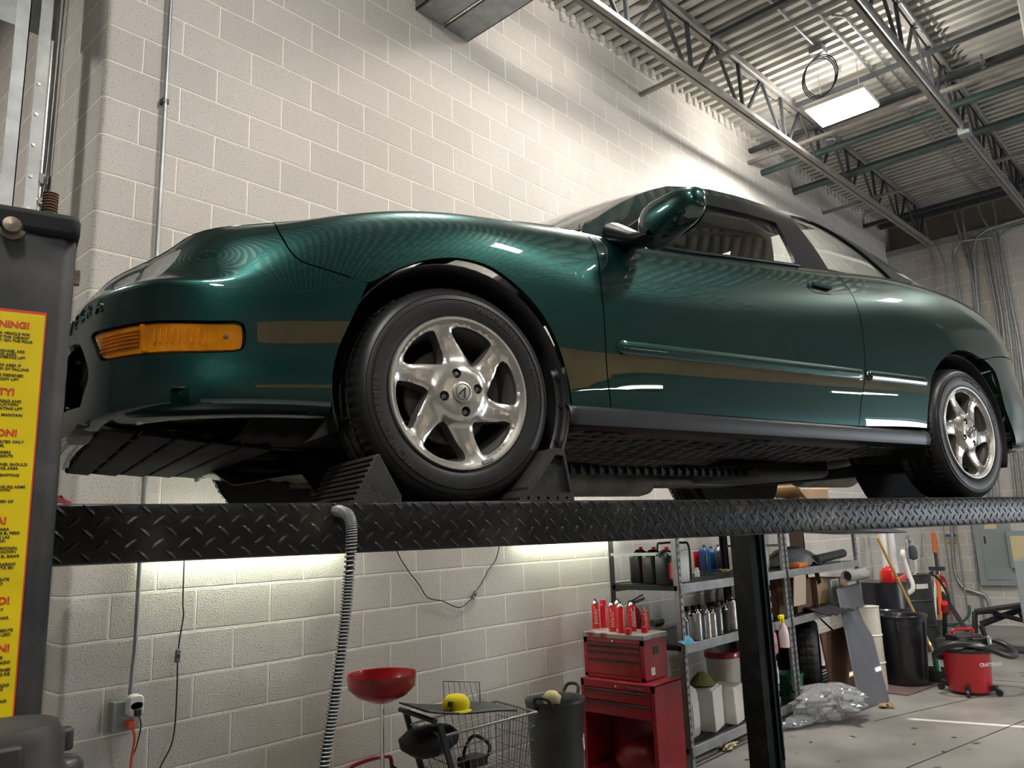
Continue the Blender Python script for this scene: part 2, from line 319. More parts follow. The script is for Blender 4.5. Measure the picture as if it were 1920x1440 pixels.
# ================= body surface data =================
VC=.837
A_U=[-.6,-.5,-.39,-.25,-.1,.07,.25,.4]; A_W=[.662,.688,.725,.759,.789,.814,.828,.838]
B_U=[.45,.6,.725,.96,1.24,1.55,1.9,2.2,2.5]; B_W=[.868,.866,.868,.878,.902,.927,.952,.978,.992]
def fend(u,lo=.24,lw=0.):
    a=np.interp(u,A_U,A_W)
    return [(.055,lo-.03),(lw,lo),(0,.36),(0,.46),(.001,.56),(.010,a-.10),(.034,a-.018),(.068,a+.016),(.13,a+.033)]
def door(u,lo=.275):
    b=np.interp(u,B_U,B_W)
    return [(.03,lo-.012),(.006,lo),(.001,.37),(0,.47),(.003,.60),(.010,b-.19),(.036,b-.09),(.062,b-.032),(.088,b)]
ST=[ (-.887,.837,[(.06,.195),(.0,.225),(-.005,.33),(-.005,.42),(0,.48),(.01,.535),(.02,.556),(.03,.575),(.05,.590)]),
 (-.882,.60,[(.06,.195),(.0,.225),(-.005,.33),(-.005,.42),(0,.48),(.01,.535),(.02,.556),(.035,.577),(.055,.595)]),
 (-.860,.38,[(.06,.195),(.0,.222),(-.005,.33),(-.005,.42),(0,.49),(.009,.530),(.030,.550),(.053,.582),(.075,.612)]),
 (-.812,.205,[(.05,.198),(0,.222),(-.003,.33),(-.003,.42),(-.002,.488),(.006,.522),(.046,.542),(.088,.598),(.125,.645)]),
 (-.732,.090,[(.05,.203),(0,.229),(0,.33),(0,.42),(-.001,.490),(.006,.523),(.046,.552),(.088,.620),(.128,.675)]),
 (-.61,.032,[(.05,.208),(0,.235),(0,.33),(0,.42),(.000,.498),(.007,.530),(.030,.575),(.062,.645),(.108,.692)]),
 (-.46,.005,[(.05,.213),(0,.24),(0,.34),(0,.44),(.002,.52),(.011,.59),(.033,.655),(.065,.700),(.11,.722)]),
 (-.2,-.003,fend(-.2)),
 (.1,-.003,fend(.1,.25)),
 (.36,-.001,[tuple((1-k)*x+k*y for x,y in zip(a,b)) for k in (.75,) for a,b in zip(fend(.36,.262),door(.45))]),
 (.6,-.001,door(.6)),
 (1.0,.0,door(1.0)),
 (1.4,.0,door(1.4)),
 (1.8,-.001,door(1.8)),
 (2.2,-.004,door(2.2)),
 (2.6,-.002,[(.05,.225),(0,.25),(0,.36),(0,.46),(.002,.60),(.012,.76),(.034,.88),(.066,.955),(.11,.99)]),
 (2.9,.010,[(.05,.235),(0,.26),(0,.37),(0,.46),(.003,.60),(.016,.76),(.04,.87),(.075,.94),(.12,.975)]),
 (3.18,.045,[(.05,.24),(0,.27),(-.012,.37),(-.014,.46),(.003,.58),(.018,.72),(.045,.83),(.085,.90),(.14,.945)]),
 (3.37,.17,[(.05,.245),(0,.275),(-.022,.37),(-.026,.46),(.004,.57),(.022,.70),(.05,.80),(.09,.87),(.15,.93)]),
 (3.46,.42,[(.06,.245),(0,.275),(-.03,.37),(-.035,.46),(.006,.56),(.028,.68),(.058,.78),(.10,.86),(.16,.935)]),
 (3.49,.837,[(.06,.245),(0,.275),(-.03,.37),(-.035,.46),(.006,.56),(.03,.68),(.06,.78),(.105,.86),(.17,.94)]),
]
def spl(x,y):
    """natural/clamped cubic spline 2nd derivs; y (n,k)"""
    n=len(x);h=np.diff(x);A=np.zeros((n,n));r=np.zeros((n,)+y.shape[1:])
    A[0,0]=A[-1,-1]=1
    for i in range(1,n-1):
        A[i,i-1]=h[i-1];A[i,i]=2*(h[i-1]+h[i]);A[i,i+1]=h[i]
        r[i]=6*((y[i+1]-y[i])/h[i]-(y[i]-y[i-1])/h[i-1])
    return np.linalg.solve(A,r.reshape(n,-1)).reshape(r.shape)
def sev(x,y,M,q):
    q=np.asarray(q,float);i=np.clip(np.searchsorted(x,q)-1,0,len(x)-2)
    h=x[i+1]-x[i];a=(x[i+1]-q)/h;b=(q-x[i])/h
    sh=(-1,)+(1,)*(y.ndim-1)
    a=a.reshape(sh);b=b.reshape(sh);h=h.reshape(sh)
    return a*y[i]+b*y[i+1]+((a**3-a)*M[i]+(b**3-b)*M[i+1])*h*h/6
class Surf:
    def __init__(s,T=ST):
        base=np.array([[a[0],a[1]] for a in T]);n=len(T)
        # symmetric ghost for end tangents
        ext=np.vstack([[base[1,0],2*VC-base[1,1]],base,[base[-2,0],2*VC-base[-2,1]]])
        dd=np.r_[0,np.cumsum(np.linalg.norm(np.diff(ext,axis=0),axis=1))];dd-=dd[1]
        M=spl(dd,ext)
        x=dd[1:-1]; e=1e-4
        tan=(sev(dd,ext,M,x+e)-sev(dd,ext,M,x-e))/(2*e)
        tan/=np.linalg.norm(tan,axis=1)[:,None]
        nin=np.stack([-tan[:,1],tan[:,0]],1)   # left of direction -> inside (+v on side)
        nl=len(T[0][2]);P=np.zeros((n,nl,3))
        for i,(u,v,L) in enumerate(T):
            for j,(o,w) in enumerate(L):
                P[i,j]=[base[i,0]+nin[i,0]*o,base[i,1]+nin[i,1]*o,w]
        G=P.copy()
        g0=P[1].copy();g0[:,1]=2*VC-g0[:,1];g1=P[-2].copy();g1[:,1]=2*VC-g1[:,1]
        s.P=np.concatenate([[g0],P,[g1]]);s.x=dd;s.M=spl(dd,s.P);s.smax=x[-1];s.xs=x;s.nl=nl
        s.tx=np.arange(nl).astype(float)
    def __call__(s,S,T):
        S=np.atleast_1d(np.asarray(S,float));T=np.atleast_1d(np.asarray(T,float))
        C=sev(s.x,s.P,s.M,S)            # (m,nl,3)
        Mt=s._mt(C)
        i=np.clip(T.astype(int),0,s.nl-2);b=T-i;a=1-b;k=np.arange(len(T))
        a=a[:,None];b=b[:,None]
        return a*C[k,i]+b*C[k,i+1]+((a**3-a)*Mt[k,i]+(b**3-b)*Mt[k,i+1])/6
    def _mt(s,C):
        n=s.nl
        if not hasattr(s,'Ai'):
            A=np.zeros((n,n));A[0,0]=A[-1,-1]=1
            for i in range(1,n-1):A[i,i-1]=1;A[i,i]=4;A[i,i+1]=1
            s.Ai=np.linalg.inv(A)
        r=np.zeros_like(C);r[:,1:-1]=6*(C[:,2:]-2*C[:,1:-1]+C[:,:-2])
        return np.einsum('ij,mjk->mik',s.Ai,r)
    def nrm(s,S,T,e=1e-3):
        S=np.atleast_1d(S).astype(float);T=np.atleast_1d(T).astype(float)
        a=s(np.clip(S+e,-.01,s.smax+.01),T)-s(S-e,T);T1=np.clip(T+e*5,0,s.nl-1);T0=np.clip(T-e*5,0,s.nl-1)
        b=s(S,T1)-s(S,T0);n=np.cross(a,b);n/=np.linalg.norm(n,axis=1)[:,None]+1e-12
        return n
PAN={'bumper':[(0.0,0.0),(1.165,0.0),(1.1702,0.633),(1.1734,1.723),(1.187,2.227),(1.2066,2.685),(1.2306,3.249),(1.2618,4.007),(1.2067,4.205),(1.1404,4.516),(1.0956,4.819),(1.0712,5.284),(1.0547,5.988),(1.045,6.679),(1.041,8.0),(0.8848,8.0),(0.7287,8.0),(0.5205,8.0),(0.3643,8.0),(0.2082,8.0),(0.0,8.0)],'lens1':[(0.6927,5.717),(0.622,6.653),(0.5999,7.214),(0.619,7.432),(0.6584,7.545),(0.7248,7.395),(0.763,7.359),(0.775,6.997),(0.7694,6.644),(0.7535,6.306),(0.7384,5.796)],'lens2':[(0.5051,6.513),(0.49,6.988),(0.5201,7.122),(0.5544,7.201),(0.5846,7.15),(0.6086,6.778),(0.613,6.499),(0.688,5.126)],'lamp':[(0.5521,2.994),(0.5689,3.085),(0.6877,3.033),(0.8005,3.035),(0.9473,3.016),(0.9658,2.934),(0.9709,2.747),(0.9707,2.404),(0.9642,2.261),(0.9439,2.226),(0.827,2.189),(0.7248,2.165),(0.6195,2.199),(0.5984,2.34)],'intake':[(0.0,1.6),(0.5191,1.384),(0.541,1.65),(0.5557,1.876),(0.5502,2.053),(0.5176,2.501),(0.4585,3.017),(0.0,3.6)],'fender':[(1.2618,4.007),(1.3349,4.341),(1.4276,4.607),(1.5417,4.682),(1.6604,4.513),(1.7648,3.98),(1.8337,3.089),(1.8705,2.08),(1.8882,0.989),(2.0345,1.021),(2.0285,1.566),(2.0226,2.534),(2.0255,3.634),(2.0258,4.934),(2.0438,6.04),(2.0408,8.0),(1.8,8.0),(1.5,8.0),(1.25,8.0),(1.041,8.0),(1.045,6.679),(1.0547,5.988),(1.0712,5.284),(1.0956,4.819),(1.1404,4.516),(1.2067,4.205)],'door':[(2.0345,1.021),(2.4,1.15),(2.9,1.15),(3.2655,1.173),(3.2977,2.128),(3.3451,3.255),(3.3678,4.238),(3.368,5.163),(3.3605,6.069),(3.3205,8.0),(3.0,8.0),(2.6,8.0),(2.3,8.0),(2.0408,8.0),(2.0438,6.04),(2.0258,4.934),(2.0255,3.634),(2.0226,2.534),(2.0285,1.566)],'quarter':[(3.3205,8.0),(3.3605,6.069),(3.368,5.163),(3.3678,4.238),(3.3451,3.255),(3.2977,2.128),(3.2655,1.173),(3.736,1.315),(3.7685,2.264),(3.8213,3.379),(3.8854,3.831),(3.9754,4.158),(4.0954,4.398),(4.206,4.404),(4.3254,4.283),(4.65,4.72),(5.0,5.0),(5.371,5.15),(5.621,5.2),(5.621,8.0),(4.9,8.0),(4.3,8.0),(3.8,8.0)],'rbumper':[(4.65,4.72),(4.3254,4.283),(4.3793,4.134),(4.4254,3.95),(4.4428,3.454),(4.4539,2.793),(4.55,0.0),(5.621,0.0),(5.621,5.15),(5.371,5.1),(5.0,5.0)]}
GPL={'dglass':[(0.7628,0.8628),(1.0082,0.8862),(1.2934,0.9107),(1.5849,0.9332),(1.6063,0.9875),(1.6322,1.0765),(1.6626,1.1795),(1.4844,1.1819),(1.2766,1.1783),(1.1517,1.1643),(1.0362,1.1321),(0.8804,1.0449),(0.7119,0.9302),(0.626,0.8496)],'qglass':[(1.8001,0.9559),(2.0436,0.9619),(2.2613,0.9697),(2.2414,1.0426),(2.1864,1.1641),(2.099,1.254),(1.9777,1.2891),(1.861,1.2805),(1.8322,1.1852),(1.8143,1.0579)],'band':[(0.5698,0.8548),(0.7723,0.8626),(1.0055,0.8811),(1.2898,0.9051),(1.6081,0.9296),(1.9649,0.9542),(2.3681,0.979),(2.4358,0.994),(2.3099,1.0658),(2.2099,1.1832),(2.1114,1.2643),(2.0022,1.3033),(1.7322,1.2981),(1.5613,1.2694),(1.3352,1.2553),(1.2017,1.2345),(1.0781,1.1951),(0.9124,1.1002),(0.7025,0.9567)],'rail':[(0.508,0.8827),(0.6139,0.9621),(0.7215,1.0359),(0.8296,1.1043),(0.9618,1.1783),(1.0952,1.2392),(1.2315,1.2744),(1.3649,1.296),(1.5942,1.3032),(1.8792,1.2965),(2.0535,1.2813),(2.2373,1.204),(2.3332,1.1167),(2.4285,1.0277),(2.5155,0.9701)],'farwin':[(1.365,0.9188)]}
# ================= the building =================
WY = 3.844; XF = 14.3; XC = 1.264
def roofz(x): return 4.43+EYE+.0545*x
# long wall with a bullnosed outside corner at its left end
m = MB(); m.box((XC+.025, WY, 0), (XF+.9, WY+.3, roofz(XF)+.25)); struct(m.build('wall_left', wallmat, smooth=0))
m = MB(); pr = [(XC+.025, WY)]+[(XC+.025-.025*math.sin(a), WY+.025-.025*math.cos(a)) for a in [R(x) for x in range(10, 91, 10)]]+[(XC, 9.3), (XC+.3, 9.3), (XC+.3, WY+.31), (XC+.026, WY+.31)]
m.prism(pr, 0, roofz(XC)+.3, 'xy'); struct(m.build('wall_return', wallmat_y, smooth=30))
m = MB(); m.box((XF, -7.2, 0), (XF+.3, WY-.002, 4.66+EYE)); struct(m.build('wall_far', wallmat_y, smooth=0))
m = MB(); m.box((XF+.31, -7.2, 4.3+EYE), (XF+.6, WY-.002, roofz(XF+1))); struct(m.build('wall_far_upper', wallmat_up, smooth=0))
m = MB(); m.box((XF-.05, -7.2, 4.60+EYE), (XF+.30, WY-.003, 4.70+EYE)); struct(m.build('trim_1', galv_d, bevel=.006))
# right-hand wall, unseen: shuttered opening, plus a slit cut to shape the sun streak
m = MB()
for a, b2_ in ((-6.3, 9.70), (9.84, 10.5), (13.3, XF)): m.box((a, -7.3, 0), (b2_, -7.0, 3.0))
m.box((9.70, -7.3, 0), (9.84, -7.0, 2.2)); m.box((9.70, -7.3, 2.6), (9.84, -7.0, 3.0))
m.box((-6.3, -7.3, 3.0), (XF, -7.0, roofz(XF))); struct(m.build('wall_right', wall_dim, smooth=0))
m = MB()
for k in range(9): m.box((10.2, -7.34, .33*k), (13.6, -7.302, .33*k+.331))
struct(m.build('sun_shutter', white_pl, bevel=.01))  # unseen shutter added to keep the sun out of the opening
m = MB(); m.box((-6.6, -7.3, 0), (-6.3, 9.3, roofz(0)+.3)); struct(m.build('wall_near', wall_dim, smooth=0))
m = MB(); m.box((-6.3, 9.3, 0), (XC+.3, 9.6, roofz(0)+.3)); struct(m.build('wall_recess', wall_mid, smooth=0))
m = MB(); m.box((-6.6, -14, -.2), (XF+1, 9.6, 0)); struct(m.build('floor', floorm, smooth=0))
# roof deck: trapezoidal ribs running across the joists
m = MB(); p = .1524; x = -6.6; top = []
while x < XF+1.0: top += [(x, .0), (x+.060, .0), (x+.070, .070), (x+.142, .070)]; x += p
top.append((x, 0))
rows = [[(xx, y, roofz(xx)+zz) for xx, zz in top] for y in (-7.3, 9.6)]
m.grid(rows); o = struct(m.build('ceiling', deck_m, smooth=0, solid=.004, fix=False))
m = MB(); m.box((-6.7, -7.4, 0), (XF+1.2, 9.7, .05)); o = m.build('roof_insulation', board_gy, smooth=0); o.location.z = roofz(0)+.05; o.rotation_euler = (0, -math.atan(.0545), 0); struct(o)
# floor saw-cut joints
m = MB()
for a, b_ in (((5.0, 2.09), (9.6, 1.18)), ((9.55, -6), (9.55, 3.8)), ((7.15, 2.5), (9.0, 1.9)), ((2.0, -6.0), (9.6, 1.18))):
    m.bar((*a, .0005), (*b_, .0005), .008, .003)
struct(m.build('trim_2', dark, smooth=0))

# open-web joists along the wall, roof above rising to the right
def joist(Y, depth, x0, x1, label, ph=0, strip=False):
    t = thing('roof_joist', label, 'joist', (0, Y, 0), 0)
    top_ = MB(); bot = MB()
    for s in (-1, 1):
        top_.bar((x0, s*.035, roofz(x0)-.035), (x1, s*.035, roofz(x1)-.035), .05, .05)
        bot.bar((x0, s*.032, roofz(x0)-depth), (x1, s*.032, roofz(x1)-depth), .045, .045)
    top_.build('top_chord', steel_beam, t, smooth=0); bot.build('bottom_chord', steel_beam, t, smooth=0)
    x = x0+ph; k = 0
    while x < x1-.5 and k < 60:
        w = MB(); a = Vector((x, 0, roofz(x)-.05)); b_ = Vector((x+.42, 0, roofz(x)-depth+.03)); c_ = Vector((x+.52, 0, roofz(x)-.05)); dd = Vector((x+1.08, 0, roofz(x)-.05))
        w.bar(a, b_, .028); w.bar((x+.50, 0, roofz(x+.5)-.05), (x+.52, 0, roofz(x+.5)-depth+.03), .032); w.bar((x+.60, 0, roofz(x+.5)-depth+.03), (x+1.04, 0, roofz(x+1)-.05), .028)
        w.build('web', steel_dk if k % 1 == 0 else steel_beam, t, smooth=0); x += 1.06; k += 1
    if strip:
        s = MB(); s.tube([(x0, -.06, roofz(x0)-.09), (x1, -.06, roofz(x1)-.09)], .012); s.build('conduit', galv, t)
    return t
joist(3.10, .60, -6.2, 14.2, 'steel bar joist nearest the block wall, above the car roof', .1, True)
joist(1.60, .62, -6.2, 14.25, 'steel bar joist right of the hanging lamp, bright conduit on its bottom chord', .3, True)
for i, Y in enumerate((.1, -1.4, -2.9, -4.4, -5.9)):
    joist(Y, .62, -6.2, 14.25, ['steel bar joist crossing the top right corner of the view', 'steel bar joist one row in from the right of the view', 'steel bar joist over the middle of the bay', 'steel bar joist over the outer bay', 'steel bar joist next to the overhead doors'][i], .2*i)
# round conduit strapped to the underside of the second joist, with a junction box
t = thing('joist_conduit', 'shiny conduit with box running under the second joist', 'conduit', (0, 1.56, 0))
m = MB(); m.tube([(x, 0, roofz(x)-.66) for x in (3, 6, 9, 9.35)], .02); m.tube([(x, .02, roofz(x)-.66) for x in (9.5, 12, 14.2)], .016); m.build('pipe', galv, t)
m = MB(); m.cbox((9.43, .0, roofz(9.43)-.68), (.15, .12, .11)); m.build('box', galv_d, t, bevel=.004)
# steel angle ledger where the deck meets the far wall
m = MB(); m.bar((13.92, -7, roofz(13.92)-.09), (13.92, 3.8, roofz(13.92)-.09), .09, .16); tag(m.build('roof_beam', steel_dk, smooth=0), 'dark steel beam across the far end under the roof deck', 'beam')
# ragged mortar along the top of the wall where the deck ribs land
m = MB(); x = 4.3; random.seed(3)
while x < 13.9:
    z = roofz(x); h = random.uniform(.03, .10); m.box((x, WY-.03, z-h), (x+random.uniform(.05, .085), WY+.01, z+.035)); x += .1524
struct(m.build('trim_3', wallmat, bevel=.012))
# cross pipes and angles running across the bay at joist level
def cross(name, px, py, mt, w, label, cat, Y1=-6.5, round_=False, dz=0):
    p_ = atY(px, py, WY); m = MB(); L = WY-Y1
    if round_: m.tube([(0, 0, 0), (0, -L, 0)], w/2, 10)
    else: m.bar((0, -.0, 0), (0, -L, 0), w, w*.8)
    return tag(m.build(name, mt, loc=(p_.x, p_.y-.002, p_.z+dz), smooth=30), label, cat)
cross('bracing_angle', 1200, 178, steel_beam, .045, 'thin brown steel brace, first to meet the wall above the car', 'brace')
cross('bracing_angle', 1405, 284, steel_dk, .06, 'dark angle iron brace, upper of the two close together on the wall', 'brace')
cross('bracing_angle', 1403, 306, steel_beam, .05, 'grey steel brace, lower of the two close together on the wall', 'brace')
cross('sprinkler_pipe', 1428, 325, green_pipe, .085, 'dark green pipe across the bay, just beyond the hanging lamp', 'pipe', round_=True)
cross('sprinkler_pipe', 1488, 360, green_pipe, .10, 'thick dark green pipe across the bay, farther from the hanging lamp', 'pipe', round_=True)
cross('bracing_angle', 1543, 400, steel_beam, .045, 'thin steel brace meeting the wall right of the green pipes', 'brace')
cross('bracing_angle', 1619, 425, steel_dk, .07, 'dark steel brace closest to the far wall', 'brace')
# rods bracing the bay under the deck
for (x_, Y0_, w_, lb) in ((6.35, 3.0, .05, 'dark steel rod across the roof bay at the top of the view'), (8.35, 3.0, .05, 'dark steel rod over the hanging lamp'), (9.15, 3.0, .045, 'thin steel rod just beyond the hanging lamp')):
    m = MB(); m.bar((0, 0, 0), (0, -9, 0), w_, w_*.8); tag(m.build('bracing_rod', steel_dk, loc=(x_, Y0_, roofz(x_)-.14), smooth=0), lb, 'brace')
# conduits on the underside of the deck
for i, (Y, x0, x1, lb) in enumerate(((2.42, 3.2, 8.2, 'conduit on the deck feeding the cable coil'), (2.18, 3.2, 13.8, 'long bright conduit on the deck between the first two joists'), (2.02, 7.2, 13.8, 'conduit on the deck beginning at the bend by the lamp'), (1.90, 9.6, 13.8, 'conduit on the deck nearest the second joist'))):
    m = MB(); P = [(x0, 0, roofz(x0)-.03), (x1, 0, roofz(x1)-.03)]
    if i == 2: P = [(x0-.12, .08, roofz(x0)-.03)]+P
    m.tube(P, .013); tag(m.build('deck_conduit', galv, loc=(0, Y, 0)), lb, 'conduit')
# coil of cable under the deck by its box
t = thing('cable_coil', 'black cable coil hanging from a small box under the deck', 'cable', (7.55, 2.42, roofz(7.55)))
m = MB(); m.cbox((0, 0, -.06), (.16, .14, .07)); m.build('box', galv_d, t, bevel=.004)
m = MB()
for k in range(3): m.tube([(.0+.02*k, .17*math.cos(a)+.02*k, -.33+.22*math.sin(a)) for a in [2*math.pi*i/28 for i in range(28)]], .006, 6, closed=True)
m.build('loop', rubber, t)
# small lamp head / sprinkler
for i, (px, py, Y, lb) in enumerate(((1842, 118, .9, 'small brass sprinkler head by the right edge of the roof'), (1555, 268, 2.55, 'pale fixture behind the hanging lamp, under the deck'))):
    p_ = atY(px, py, Y); z = roofz(p_.x); k = (z-.12-EYE)/(p_.z-EYE) if p_.z > EYE else 1
    p_ = Vector((p_.x*k, p_.y*k, z-.12)); m = MB()
    if i == 0: m.lathe([(.012, .1), (.012, .03), (.03, .02), (.03, 0), (.008, -.005), (.008, -.05), (.025, -.055), (.0, -.06)], n=12)
    else: m.lathe([(.02, .1), (.05, .06), (.09, .02), (.08, 0), (0, -.01)], n=14)
    tag(m.build(['fire_sprinkler', 'ceiling_fixture'][i], [bolt_m, galv_d][i], loc=p_), lb, ['sprinkler', 'fixture'][i])

# high-bay lamps
def highbay(x, y, label, power=230, z=None):
    z = z or roofz(x)-.55
    t = thing('high_bay_lamp', label, 'lamp', (x, y, z), 0, 'high bay lamps under the roof deck')
    m = MB(); m.box((-.25, -.31, .01), (.25, .31, .05)); m.box((-.07, -.2, .05), (.07, .2, .10)); m.build('housing', white_pl, t, bevel=.006)
    m = MB(); m.box((-.235, -.295, -.004), (.235, .295, .012)); m.build('diffuser', lamp_on, t)
    m = MB()
    for s in (-1, 1): m.tube([(0, s*.2, .10), (0, s*.2, .50)], .004, 6)
    m.build('hanger', galv, t)
    area('high_bay_light', (0, 0, -.02), .46, .58, power, (1, .95, .88), parent=t)
    area('high_bay_uplight', (0, 0, .11), .40, .50, power*.07, (1, .95, .88), (math.pi, 0, 0), t)
    area('high_bay_side_glow', (0, .315, 0), .46, .05, power*.16, (1, .95, .88), (R(95), 0, 0), t); area('high_bay_side_glow', (0, -.315, 0), .46, .05, power*.12, (1, .95, .88), (R(-95), 0, 0), t)
    return t
highbay(8.02, 2.40, 'lit square high bay lamp hanging above the car roof', 170)
highbay(-.9, -.3, 'lit high bay lamp above the front of the car, out of view', 130)
highbay(4.85, 2.35, 'lit high bay lamp over the car near the wall, out of view above', 62, roofz(4.75)-.3)
highbay(2.3, 1.3, 'added high bay lamp over the hood, unseen, evens out the wall light', 95)  # added out of view to spread light over the upper left wall
highbay(3.6, -2.6, 'lit high bay lamp over the middle bay, near the camera', 120)
highbay(8.5, -2.6, 'lit high bay lamp over the middle bay, far end', 120)
highbay(-2.6, -3.2, 'lit high bay lamp over the bay behind the camera', 110)
highbay(-1.6, 5.9, 'added high bay lamp in the door bay, unseen, brightens the return wall', 120)  # unseen lamp added to lift the dark return wall
# second-bay fittings the paint reflects: tube lamps and a tan timber band on the right wall
m = MB(); m.box((-2, -6.99, 3.75), (14.1, -6.93, 4.25)); struct(m.build('trim_4', mat('timber_band', (.62, .30, .09), .6, noise=.3, nscale=2), smooth=0))
for x_ in (2.5, 6.2, 10.4):
    t = thing('strip_lamp', {2.5: 'lit strip lamp high on the right-hand wall, the one nearest the lift post', 6.2: 'lit strip lamp high on the right-hand wall, the middle one', 10.4: 'lit strip lamp high on the right-hand wall, over the roller door'}[x_], 'lamp', (x_, -6.9, 3.55)); m = MB(); m.box((-.6, -.04, 0), (.6, .04, .05)); m.build('housing', white_pl, t); m = MB(); m.cyl((-.58, .045, .02), (.58, .045, .02), .018); m.build('tube', tube_on, t)
# LED tubes on the wall: two hidden low behind the runways, one high behind the car
def tube_lamp(x, z, L, label, power, cordpts, swi):
    t = thing('wall_tube_lamp', label, 'lamp', (x, WY-.03, z), 0)
    m = MB(); m.cbox((0, -.0, 0), (L, .028, .03)); m.build('housing', white_pl, t, bevel=.003)
    m = MB(); m.cyl((-L/2+.02, -.022, 0), (L/2-.02, -.022, 0), .012, n=10); m.build('tube', tube_on, t)
    area('tube_light', (0, -.05, 0), L, .03, power, (.90, 1, .78), (R(90), 0, 0), t)
    l2 = area('tube_light', (0, -.045, 0), L, .02, power*.8, (.90, 1, .78), (R(0), 0, 0), t)
    if cordpts:
        P = catmull([(p_.x-x, p_.y-(WY-.03), p_.z-z) for p_ in cordpts], 6); m = MB(); m.tube(P, .0035, 6); m.build('cord', rubber, t)
    if swi:
        s_, ang = swi; s_ = s_-Vector((x, WY-.03, z)); m = MB(); m.cbox(s_, (.022, .02, .062), ry=ang); o = m.build('inline_switch', alu_dk, t, bevel=.004)
        m = MB(); m.cbox(s_+Vector((0, -.012, 0)), (.008, .008, .014), ry=ang); m.build('rocker', rubber, o)
    return t
cw = lambda *L: [atY(px, py, WY-.02) for px, py in L]
tube_lamp(2.14, EYE+.01, 1.1, 'lit tube lamp on the wall behind the runway, left one, cord straight down', 3.6, cw((347, 1020), (345, 1060), (343, 1130), (344, 1155), (336, 1205), (333, 1240), (332, 1290), (328, 1360), (320, 1400), (300, 1440), (292, 1480)), (atY(333, 1230, WY-.025), .05))
tube_lamp(4.8, EYE-.01, 1.2, 'lit tube lamp on the wall behind the runway, right one, cord hanging in a loop', 3.2, cw((742, 1010), (745, 1035), (762, 1065), (785, 1095), (802, 1120), (830, 1127), (862, 1139), (885, 1122), (893, 1108), (905, 1090), (915, 1070), (930, 1048), (938, 1015)), (atY(889, 1115, WY-.025), .75))
tube_lamp(7.0, EYE+3.12, 1.2, 'lit tube lamp high on the wall behind the car roof', 16, None, None)
# steel I-beam seated in the wall at the top of the view
t = thing('roof_girder', 'grey steel girder entering the block wall at the top of the view', 'beam', (3.60, WY, 3.80+EYE))
m = MB(); m.box((-.27, -1.6, 0), (-.02, .0, .02)); m.box((.02, -1.6, 0), (.27, .0, .02)); m.box((-.02, -1.6, .03), (.02, 0, .5)); m.box((-.27, -1.6, .0), (-.255, 0, .5)); m.box((.255, -1.6, 0), (.27, 0, .16))
m.build('flange', galv_d, t, bevel=.004)
# pale steel column at the right edge of the view
m = MB(); m.box((-.15, -.15, 0), (.15, .15, roofz(5.6)-.01)); tag(m.build('steel_column', brown_bin, loc=(5.68, .365, 0), bevel=.01), 'pale painted steel column at the right edge of the view', 'column')

# conduit down the long wall to the outlet
t = thing('wall_conduit', 'thin vertical conduit down the wall left of the car, to the outlet', 'conduit', (1.56, WY, 0))
m = MB(); m.tube([(0, -.03, roofz(1.5)-.03), (0, -.03, 1.35), (0, -.03, 1.2), (-.008, -.035, 1.10), (-.012, -.035, .99)], .0105, 10); m.build('pipe', galv, t)
for z in (3.96, 2.98):
    m = MB(); m.cbox((0, -.02, z), (.034, .04, .03)); m.build('coupling', steel_dk, t, bevel=.003)
t = thing('outlet_box', 'grey outlet box on the wall with white smart plug and orange cord', 'outlet', (1.545, WY, .90))
m = MB(); m.cbox((-.015, -.025, .015), (.12, .05, .13)); m.build('box', elec_gy, t, bevel=.005)
m = MB(); m.lathe([(.0, -.095), (.028, -.095), (.033, -.088), (.034, -.052), (0, -.052)], (.01, 0, .045), 20, 'y', sq=.7); m.lathe([(.0, -.095), (.028, -.095), (.033, -.088), (.034, -.052), (0, -.052)], (.01, 0, .07), 20, 'y', sq=.7); m.build('smart_plug', white_l, t)
m = MB(); m.cbox((.012, -.10, .03), (.026, .03, .03)); m.build('black_plug', rubber, t, bevel=.004)
m = MB(); m.cbox((-.005, -.07, -.02), (.035, .045, .035)); m.build('cord_plug', MAT['orange_cord'], t, bevel=.006)
m = MB(); m.tube(catmull([(.0, -.08, -.03), (.012, -.085, -.08), (.012, -.06, -.2), (.02, -.05, -.4), (.03, -.05, -.88)], 6), .006, 8); m.build('orange_cord', MAT['orange_cord'], t)
m = MB(); m.tube(catmull([(.012, -.11, .025), (.03, -.10, -.03), (.028, -.07, -.12), (.02, -.04, -.2), (.035, -.03, -.4), (.06, -.03, -.86)], 6), .003, 6); m.build('black_cord', rubber, t)

# overhead-door tracks in the recess left of the corner
t = thing('door_track', 'galvanised angle track with white rail for the overhead door, far left', 'door track', (0, 0, 0))
def vert(px, py, X): return atX(px, py, X)
a = atX(18, 385, .95); m = MB(); Xc, Yc = a.x, a.y
m.box((Xc-.005, Yc-.06, 0), (Xc+.0, Yc+.06, 4.35)); m.box((Xc-.06, Yc-.06, 0), (Xc, Yc-.055, 4.35)); m.build('angle', galv_d, t, smooth=0)
m = MB(); m.tube([(Xc-.09, Yc+.02, 1.5), (Xc-.09, Yc+.02, 3.7)]+[(Xc-.09-.5*(1-math.cos(a_)), Yc+.02, 3.7+.5*math.sin(a_)) for a_ in [R(q) for q in range(10, 91, 10)]]+[(Xc-2.6, Yc+.02, 4.25)], .022, 8); m.build('rail', white_pl, t)
b_ = atX(60, 385, 1.1); Xb, Yb = b_.x, b_.y
t = thing('door_track', 'galvanised angle track standing against the side wall, left of the conduit', 'door track', (Xb, Yb, 0))
m = MB(); m.box((0, -.05, 0), (.006, .05, 4.9)); m.box((-.05, -.05, 0), (0, -.044, 4.9)); m.build('angle', galv_d, t, smooth=0)
